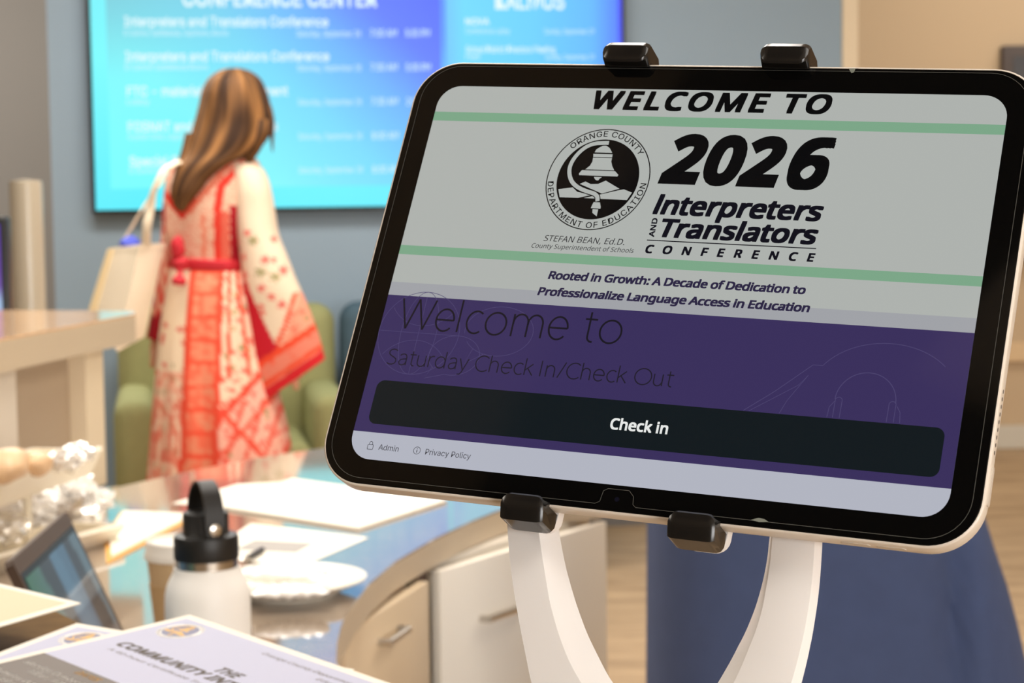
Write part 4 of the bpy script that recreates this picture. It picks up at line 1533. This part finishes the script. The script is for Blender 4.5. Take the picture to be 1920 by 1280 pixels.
def dress_col(x, y):
    """x, y in photo pixels on the back of the dress"""
    if y < 500:                                               # bodice
        c = (236, 192, 166) if y > 330 else (238, 200, 174)
        if rnd(x * .35, y * .35) > 0.2:
            c = (226, 142, 120)
        for line, w, col in ((YOKE, 6.5, RED_), (YOKE2, 4, CORAL_), (OUTER, 7, RED_)):
            if seg_dist(x, y, line) < w:
                c = col
        if near(x, 428, 9) and y > 395:
            c = mixc(c, (226, 84, 66), 0.75)
        if x > 438 and y > 385:
            c = DEEP_
        if x < 318 and y > 380:
            c = DEEP_
        if near(x, 392, 3.5) and y > 400:
            c = mixc(c, CORAL_, 0.6)
        return c
    # skirt
    pc = 398 - (y - 500) * 0.02
    hw = 24 + (y - 500) * 0.012
    if abs(x - pc) < hw + 5:
        if abs(abs(x - pc) - hw) < 5.5:
            return (228, 76, 52)
        k = cell(x - pc, y, 9)
        c = (232, 108, 80) if k > 0 else (228, 136, 104)
        if near((y - 500) % 42, 4, 4):
            c = (232, 84, 58)
        return c
    if x < pc:
        if y < 600 + 20 * rnd(x * .05, 3):
            c = CREAM_
            if x < 318 - (y - 500) * 0.12:
                c = (222, 96, 76)
            return c
        f = min(1, (y - 600) / 170.0)
        c = floral(x, y, CREAM_, -0.12 + 0.35 * f, s=15)
        if y > 690:
            c = mixc(c, (232, 122, 98) if rnd(x * .12, y * .05) > -0.05 else (240, 196, 168), 0.55 + 0.25 * min(1, (y - 690) / 120))
        if x < 300 - (y - 500) * .03 + 12 * rnd(y * .02, 1.0):
            c = (226, 104, 78)
        return c
    # right of the panel: narrow stripes, blossoms, then slanting bands
    c = floral(x, y, (240, 206, 178), 0.02, col=(222, 88, 74), s=12)
    for x0, sl in ((436, 0.02), (448, 0.14)):
        if near(x, x0 + (y - 500) * sl, 3.2) and y < 700:
            c = (232, 74, 48)
    if y > 655:
        q = (x - 420) * 1.15 + (y - 720)
        q2 = (x - 420) * 1.15 - (y - 740)
        if y > 690 and near(q, 60, 9):
            c = (234, 70, 48)
        elif q > 60 and y > 690:
            c = floral(x, y, (238, 176, 156), -0.05, col=(232, 110, 96), s=14)
            if near(q, 128, 6) or near(q2, -10, 7):
                c = (230, 84, 62)
        if y > 740 and near((x + y * .3) % 34, 10, 4):
            c = mixc(c, (228, 78, 60), 0.8)
    return c


def ring_pts(L, R, b, yc, n, ex=1.0, fold=0.0, ph=0.0):
    ctr, ax_ = (L + R) / 2, (R - L) / 2
    out = []
    for k in range(n):
        t = 2 * math.pi * k / n
        f = 1 + fold * (math.sin(9 * t + ph) + 0.6 * math.sin(17 * t + 1.3))
        c, s = math.cos(t), math.sin(t)
        out.append(ctr + ax_ * (math.copysign(abs(c) ** ex, c) * (1 + 0.0 * f)) + Vector((0, yc + b * math.copysign(abs(s) ** ex, s) * f, 0)))
    return out


def cloth_loft(name, rows, n, m, colf, mat, ex=0.9, foldf=lambda t: 0.0, parent=woman, cap=True):
    """rows: (t, Lx, Ly, Rx, Ry, depth, yshift) in photo pixels; colour by pixel position (mirrored on the far side)"""
    R_, P_ = [], []
    t0, t1 = rows[0][0], rows[-1][0]
    for j in range(m):
        t = lerp(t0, t1, j / (m - 1))
        lx, ly, rx, ry, b, yc = smooth_interp(rows, t)
        R_.append(ring_pts(wl_(lx, ly), wl_(rx, ry), b, yc, n, ex, foldf(t), 0.6 * t))
        P_.append((lx, ly, rx, ry, t))

    def cf(i, j):
        lx, ly, rx, ry, t = P_[j]
        w = 0.5 + 0.5 * math.cos(2 * math.pi * i / n)
        return colf(lerp(lx, rx, w), lerp(ly, ry, w), (w, t, i / n))
    o = grid_obj(name, n, m, lambda i, j: R_[j][i], cf, mat, parent, close=True)
    if cap:
        bm = BM(); bm.from_mesh(o.data)
        bm.verts.ensure_lookup_table()
        for base in (0, (m - 1) * n):
            bm.faces.new([bm.verts[base + i] for i in range(n)])
        bmesh.ops.recalc_face_normals(bm, faces=bm.faces[:])
        bm.to_mesh(o.data); bm.free()
        o.data.polygons.foreach_set('use_smooth', [True] * len(o.data.polygons))
    return o


M_CLOTH = attr_mat('embroidered_cloth', 0.8, bump=0.2, spec=0.2)
DRESS = [(0, 398, 268, 448, 272, .048, 0), (1, 366, 286, 470, 292, .072, 0), (2, 334, 308, 486, 318, .10, 0), (3, 314, 345, 488, 352, .118, 0), (4, 307, 385, 482, 395, .122, 0),
         (5, 308, 425, 472, 432, .115, 0), (6, 317, 462, 464, 470, .102, 0), (7, 324, 492, 464, 499, .096, 0), (8, 316, 530, 480, 535, .12, 0), (9, 305, 590, 495, 595, .14, 0),
         (10, 297, 650, 506, 655, .15, 0), (11, 291, 720, 520, 725, .165, 0), (12, 285, 800, 540, 805, .18, 0), (13, 279, 880, 552, 885, .19, 0), (14, 271, 960, 565, 965, .20, 0), (15, 260, 1082, 585, 1085, .22, 0)]
cloth_loft('dress', DRESS, 150, 260, lambda x, y, q: dress_col(x, y), M_CLOTH, 0.92, lambda t: 0.0 if t < 7.2 else 0.035 * min(1, (t - 7.2) / 4))

SLEEVE = [(0, 424, 306, 484, 306, .07, -.01), (1, 428, 322, 499, 324, .08, -.02), (2, 434, 352, 510, 354, .08, -.03), (3, 441, 392, 518, 395, .078, -.035), (4, 449, 440, 526, 440, .08, -.04), (5, 456, 490, 542, 480, .08, -.045),
          (6, 463, 540, 560, 525, .078, -.05), (7, 469, 600, 580, 570, .072, -.05), (8, 475, 670, 597, 615, .066, -.05), (9, 480, 722, 606, 645, .06, -.05), (10, 485, 757, 612, 670, .052, -.05)]


def sleeve_col(x, y, q):
    hx, hy = 127, -87                                          # along the hem
    L_ = math.hypot(hx, hy)
    d = ((485 - x) * -hy + (757 - y) * hx) / L_                # distance above the hem
    d = abs(((x - 485) * (-87) - (y - 757) * 127) / L_)
    if d < 17:
        return (214, 40, 48)
    if d < 66:
        if near(d, 60, 6) or near(d, 24, 4):
            return (236, 78, 48)
        return floral(x, y, (232, 132, 110), -0.1, col=(236, 100, 76), s=12)
    if y > 520 and x < (468 + (y - 520) * 0.50 if y < 650 else 533):
        return (198, 30, 46)
    if near(x, 560 - (y - 545) * 0.32, 4) and y > 545:
        return (236, 82, 50)
    if x > 566 - (y - 545) * 0.32 and y > 545:
        return floral(x, y, (236, 158, 130), -0.1, col=(232, 110, 88), s=12)
    base = (232, 210, 184)
    if y > 430:
        return floral(x, y, base, -0.17, col=(222, 92, 84), s=17)
    return base


cloth_loft('sleeve', SLEEVE, 96, 150, sleeve_col, M_CLOTH, 0.9)
LSLEEVE = [(0, 316, 318, 350, 312, .06, .02), (1, 308, 345, 344, 345, .065, .03), (2, 302, 390, 336, 395, .065, .04), (3, 298, 440, 332, 448, .065, .05), (4, 290, 520, 328, 530, .065, .055), (5, 276, 600, 320, 612, .065, .06), (6, 270, 632, 312, 645, .06, .06)]
cloth_loft('sleeve', LSLEEVE, 48, 60, lambda x, y, q: (168, 30, 44) if y > 590 else ((226, 100, 84) if rnd(x * .2, y * .2) > 0 else (238, 200, 172)), M_CLOTH, 0.9)

M_BELT = principled('red_sash', (196, 30, 44), 0.7)
bm = BM()
rr = []
for py, g in ((483, 1.00), (486, 1.05), (498, 1.05), (503, 1.01)):
    lx, ly, rx, ry, b, yc = smooth_interp(DRESS, 7.0)
    rr.append(ring_pts(wl_(lx - 1.5 * g, py - 3), wl_(rx + 1.5 * g, py + 4), b * 1.02 * g + 0.004, 0, 60, 0.92))
loft(bm, rr)
obj('sash', bm, M_BELT, woman)
bm = BM()
blob(bm, wl_(346, 462, -0.125), (.020, .018, .034), 3, 0.3, 2)
blob(bm, wl_(352, 492, -0.125), (.024, .018, .022), 5, 0.3, 2)
tube(bm, [wl_(350, 492, -.128), wl_(352, 508, -.135), wl_(352, 518, -.14)], [0.008, 0.007, 0.012], 10)
tube(bm, [wl_(352, 512, -.14), wl_(351, 520, -.142), wl_(350, 529, -.142)], [0.010, 0.022, 0.020], 12)
obj('tassel', bm, M_BELT, woman)

# body: one continuous skinned figure inside the clothes
M_SKIN = principled('skin', (224, 172, 142), 0.5, spec=0.4)
HY = -0.01
joints = {  # photo px, depth, radius x/y
    'pelvis': (395, 560, 0.0, .10, .09), 'belly': (393, 480, 0.0, .085, .075), 'chest': (398, 380, 0.0, .10, .085), 'upper': (408, 315, 0.0, .085, .07),
    'neck': (424, 275, -.005, .042, .042), 'skull_low': (440, 245, 0.012, .062, .07), 'skull': (442, 205, 0.012, .078, .088), 'crown': (441, 168, 0.005, .066, .074),
    'r_sh': (466, 322, -.02, .05, .05), 'r_el': (498, 480, -.05, .036, .036), 'r_wr': (538, 640, -.05, .024, .024), 'r_palm': (552, 690, -.05, .026, .015),
    'l_sh': (335, 325, .02, .045, .045), 'l_el': (318, 470, .05, .034, .034), 'l_wr': (296, 610, .06, .023, .023), 'l_palm': (288, 655, .055, .025, .014),
    'r_hip': (430, 600, 0, .085, .085), 'r_kn': (445, 840, -.03, .05, .05), 'r_an': (448, 1070, .03, .034, .034), 'r_toe': (462, 1112, .12, .03, .022),
    'l_hip': (362, 600, 0, .085, .085), 'l_kn': (366, 840, .05, .05, .05), 'l_an': (360, 1070, -.05, .034, .034), 'l_toe': (374, 1112, .05, .03, .022)}
edges = [('pelvis', 'belly'), ('belly', 'chest'), ('chest', 'upper'), ('upper', 'neck'), ('neck', 'skull_low'), ('skull_low', 'skull'), ('skull', 'crown'),
         ('upper', 'r_sh'), ('r_sh', 'r_el'), ('r_el', 'r_wr'), ('r_wr', 'r_palm'), ('upper', 'l_sh'), ('l_sh', 'l_el'), ('l_el', 'l_wr'), ('l_wr', 'l_palm'),
         ('pelvis', 'r_hip'), ('r_hip', 'r_kn'), ('r_kn', 'r_an'), ('r_an', 'r_toe'), ('pelvis', 'l_hip'), ('l_hip', 'l_kn'), ('l_kn', 'l_an'), ('l_an', 'l_toe')]
for sd_, sx in (('r', 1), ('l', -1)):
    px_, py_, dy, _, _ = joints[sd_ + '_palm']
    for k, (ox, oy, oz, ln) in enumerate(((5, 8, .030, 22), (8, 10, .012, 27), (9, 10, -.006, 26), (7, 8, -.022, 20))):
        a, b2 = '%s_f%da' % (sd_, k), '%s_f%db' % (sd_, k)
        joints[a] = (px_ + sx * ox * .6, py_ + 12, dy + oz, .0095, .0095)
        joints[b2] = (px_ + sx * ox * .9, py_ + 12 + ln, dy + oz * 1.1, .0075, .0075)
        edges += [(sd_ + '_palm', a), (a, b2)]
    joints[sd_ + '_ta'] = (px_ + sx * 8, py_ + 2, dy + .032, .010, .010)
    joints[sd_ + '_tb'] = (px_ + sx * 13, py_ + 17, dy + .04, .008, .008)
    edges += [(sd_ + '_palm', sd_ + '_ta'), (sd_ + '_ta', sd_ + '_tb')]
# face looks away to the right: nose and chin
joints['chin'] = (462, 252, .055, .03, .03)
joints['nose'] = (484, 222, .075, .013, .016)
edges += [('skull_low', 'chin'), ('skull', 'nose')]
names_ = list(joints)
me = bpy.data.meshes.new('body')
me.from_pydata([wl_(joints[k][0], joints[k][1], joints[k][2]) for k in names_], [(names_.index(a), names_.index(b)) for a, b in edges], [])
ob = bpy.data.objects.new('body', me)
COL.objects.link(ob)
md = ob.modifiers.new('skin', 'SKIN')
md.use_smooth_shade = True
sv = me.skin_vertices[0].data
for i, k in enumerate(names_):
    sv[i].radius = joints[k][3:5]
    sv[i].use_root = (k == 'pelvis')
sb = ob.modifiers.new('subdivision', 'SUBSURF')
sb.levels = sb.render_levels = 2
bpy.context.view_layer.update()
me2 = bpy.data.meshes.new_from_object(ob.evaluated_get(bpy.context.evaluated_depsgraph_get()))
ob.modifiers.clear()
ob.data = me2
me2.name = 'body'
me2.materials.clear()
me2.materials.append(M_SKIN)
me2.polygons.foreach_set('use_smooth', [True] * len(me2.polygons))
ob.parent = woman
for dxp, dyy in ((470, .082), (482, .05)):
    bm = BM(); blob(bm, wl_(dxp, 208, dyy), (.010, .010, .008), 1, 0.0); obj('eye', bm, principled('eye_dark', (50, 36, 28), 0.2), woman)
for sx_, nm in ((448, 'shoe'), (360, 'shoe')):
    p = wl_(sx_, 1120, .03 if sx_ > 400 else -.05)
    bm = BM()
    rr = []
    for k in range(9):
        t = k / 8
        w = 0.036 * (math.sin(math.pi * (0.12 + 0.8 * t)) ** 0.6)
        h = lerp(0.062, 0.03, t)
        c = Vector((p.x + 0.05 * t - 0.02, p.y - 0.06 + 0.24 * t, 0.0))
        rr.append([c + Vector((w * math.cos(a * math.pi / 6), 0, h / 2 + h / 2 * math.sin(a * math.pi / 6))) for a in range(12)])
    loft(bm, rr)
    obj('shoe', bm, principled('tan_shoe', (190, 150, 110), 0.5), woman)

# long brown hair in locks
M_HAIR = attr_mat('brown_hair', 0.65, spec=0.2)


def hair_col(x, y, q):
    a = q[2] * 40
    k = rnd(a * 0.5, y * 0.010, 3.0) + 0.5 * rnd(a * 1.7, y * 0.014, 8.0)
    c = ramp([(-0.5, (58, 38, 24)), (-0.1, (92, 62, 36)), (0.15, (114, 78, 44)), (0.5, (152, 106, 62))], k)
    return c


def hair_loft(rows, n, m, groove=0.05):
    o = cloth_loft('hair', rows, n, m, hair_col, M_HAIR, 1.0)
    vs = o.data.vertices
    for j in range(m):
        c = sum((vs[j * n + i].co for i in range(n)), Vector()) / n
        for i in range(n):
            k = 1 + groove * rnd(i / n * 34, j / m * 3.0, len(rows)) + groove * 0.5 * rnd(i / n * 80, j / m * 4, 3)
            vs[j * n + i].co = c + (vs[j * n + i].co - c) * k
    return o


hair_loft([(0, 428, 128, 452, 128, .02, 0), (1, 410, 134, 470, 134, .06, 0), (2, 391, 148, 488, 148, .09, 0), (3, 379, 170, 499, 171, .108, 0), (4, 372, 200, 507, 203, .118, 0), (5, 364, 232, 509, 236, .118, -.005),
           (6, 357, 262, 500, 264, .112, -.02), (7, 351, 290, 478, 288, .09, -.05), (8, 345, 315, 442, 306, .05, -.10), (9, 340, 340, 408, 332, .034, -.12), (10, 337, 362, 390, 356, .024, -.13), (11, 340, 384, 372, 378, .012, -.132), (12, 350, 396, 360, 394, .004, -.132)], 120, 110)
for rows in ([(0, 462, 225, 511, 225, .05, -.03), (1, 464, 250, 510, 248, .045, -.045), (2, 462, 275, 498, 272, .035, -.055), (3, 462, 294, 488, 290, .018, -.06), (4, 470, 306, 478, 304, .005, -.06)],
             [(0, 492, 195, 509, 198, .03, .0), (1, 500, 222, 514, 224, .022, -.0), (2, 504, 245, 514, 246, .014, 0), (3, 507, 265, 513, 266, .007, 0), (4, 510, 285, 512, 285, .002, 0)],
             [(0, 352, 250, 372, 250, .03, -.04), (1, 344, 290, 366, 290, .028, -.06), (2, 335, 325, 356, 322, .022, -.08), (3, 330, 350, 344, 348, .012, -.09), (4, 329, 372, 334, 371, .003, -.09)]):
    hair_loft(rows, 28, 40, 0.1)

# tote bag on her left shoulder
bagc = wl_(250, 640, 0.0) + WOFF
bag = thing('tote_bag', 'cream tote bag hanging from the shoulder of the person in red', 'bag', (bagc.x, bagc.y, bagc.z))


def bl_(px, py, dy):
    return wp(px, py, dy - 0.08) - bagc


M_BAG = principled('cream_canvas', (236, 220, 194), 0.7, bump=0.2, bump_scale=300)
M_BAG2 = principled('yellow_lining', (236, 210, 162), 0.7)
topc = [bl_(212, 466, .02), bl_(282, 458, -.09), bl_(321, 456, -.02), bl_(258, 462, .09)]
botc = [bl_(177, 578, .02), bl_(246, 648, -.13), bl_(284, 626, -.03), bl_(226, 582, .10)]
bm = BM()
rings = []
for j in range(13):
    t = j / 12
    cs = [topc[i].lerp(botc[i], t) for i in range(4)]
    ring = []
    for i in range(4):
        a, b2 = cs[i], cs[(i + 1) % 4]
        for k in range(8):
            p = a.lerp(b2, k / 8)
            c = sum(cs, Vector()) / 4
            bulge = 1 + 0.05 * math.sin(math.pi * k / 8) * math.sin(math.pi * t) + 0.02 * rnd(i * 3 + k * .4, t * 4)
            ring.append(c + (p - c) * bulge)
    rings.append(ring)
loft(bm, rings)
obj('body', bm, M_BAG, bag, angle=50)
# open top with yellowish lining and darker side panel
bm = BM()
cs = [topc[i].lerp(botc[i], -0.015) for i in range(4)]
c = sum(cs, Vector()) / 4
face(bm, [0, 1, 2, 3], lambda *a: None) if False else None
loft(bm, [[c + (p - c) * 1.03 for p in cs], [c + (p - c) * 1.03 + (botc[i] - topc[i]) * 0.06 for i, p in enumerate(cs)]], cap=False)
obj('top_hem', bm, M_BAG, bag)
bm = BM()
a, b2, c2, d2 = topc[0], topc[0].lerp(topc[3], 0.95), botc[0].lerp(botc[3], 0.95), botc[0]
off = Vector((-0.004, -0.003, 0))
loft(bm, [[a + off, (a + topc[1]) * .5 * 0 + a.lerp(topc[1], .18) + off * 1.6, d2.lerp(botc[1], .18) + off * 1.6, d2 + off], [a, a.lerp(topc[1], .18), d2.lerp(botc[1], .18), d2]])
obj('side_panel', bm, M_BAG2, bag)
for path in ([bl_(290, 462, -.06), bl_(296, 425, -.10), bl_(302, 390, -.10), bl_(312, 350, -.11), bl_(326, 322, -.10), bl_(340, 309, -.06), bl_(346, 305, .0)],
             [bl_(232, 462, .03), bl_(246, 436, .03), bl_(262, 412, .02), bl_(276, 388, 0.02), bl_(296, 356, .04), bl_(322, 322, .06), bl_(338, 310, .05)]):
    rows = [(i,) + tuple(p) for i, p in enumerate(path)]
    pts = [Vector(smooth_interp(rows, k / 4)) for k in range((len(path) - 1) * 4 + 1)]
    bm = BM(); tube(bm, pts, 0.013 if path[0].x > bl_(260, 462, 0).x else 0.007, 10, flat=0.5); obj('strap', bm, M_BAG, bag)
sc1 = wp(252, 458, -0.08)
bm = BM(); blob(bm, (0, 0, 0), (.028, .022, .026), 9, 0.35, 2.0)
o = obj('pouch', bm, principled('blue_fabric', (70, 84, 196), 0.6))
o.location = sc1
tag(o, 'small bright blue pouch sticking out of the cream tote bag', 'pouch')
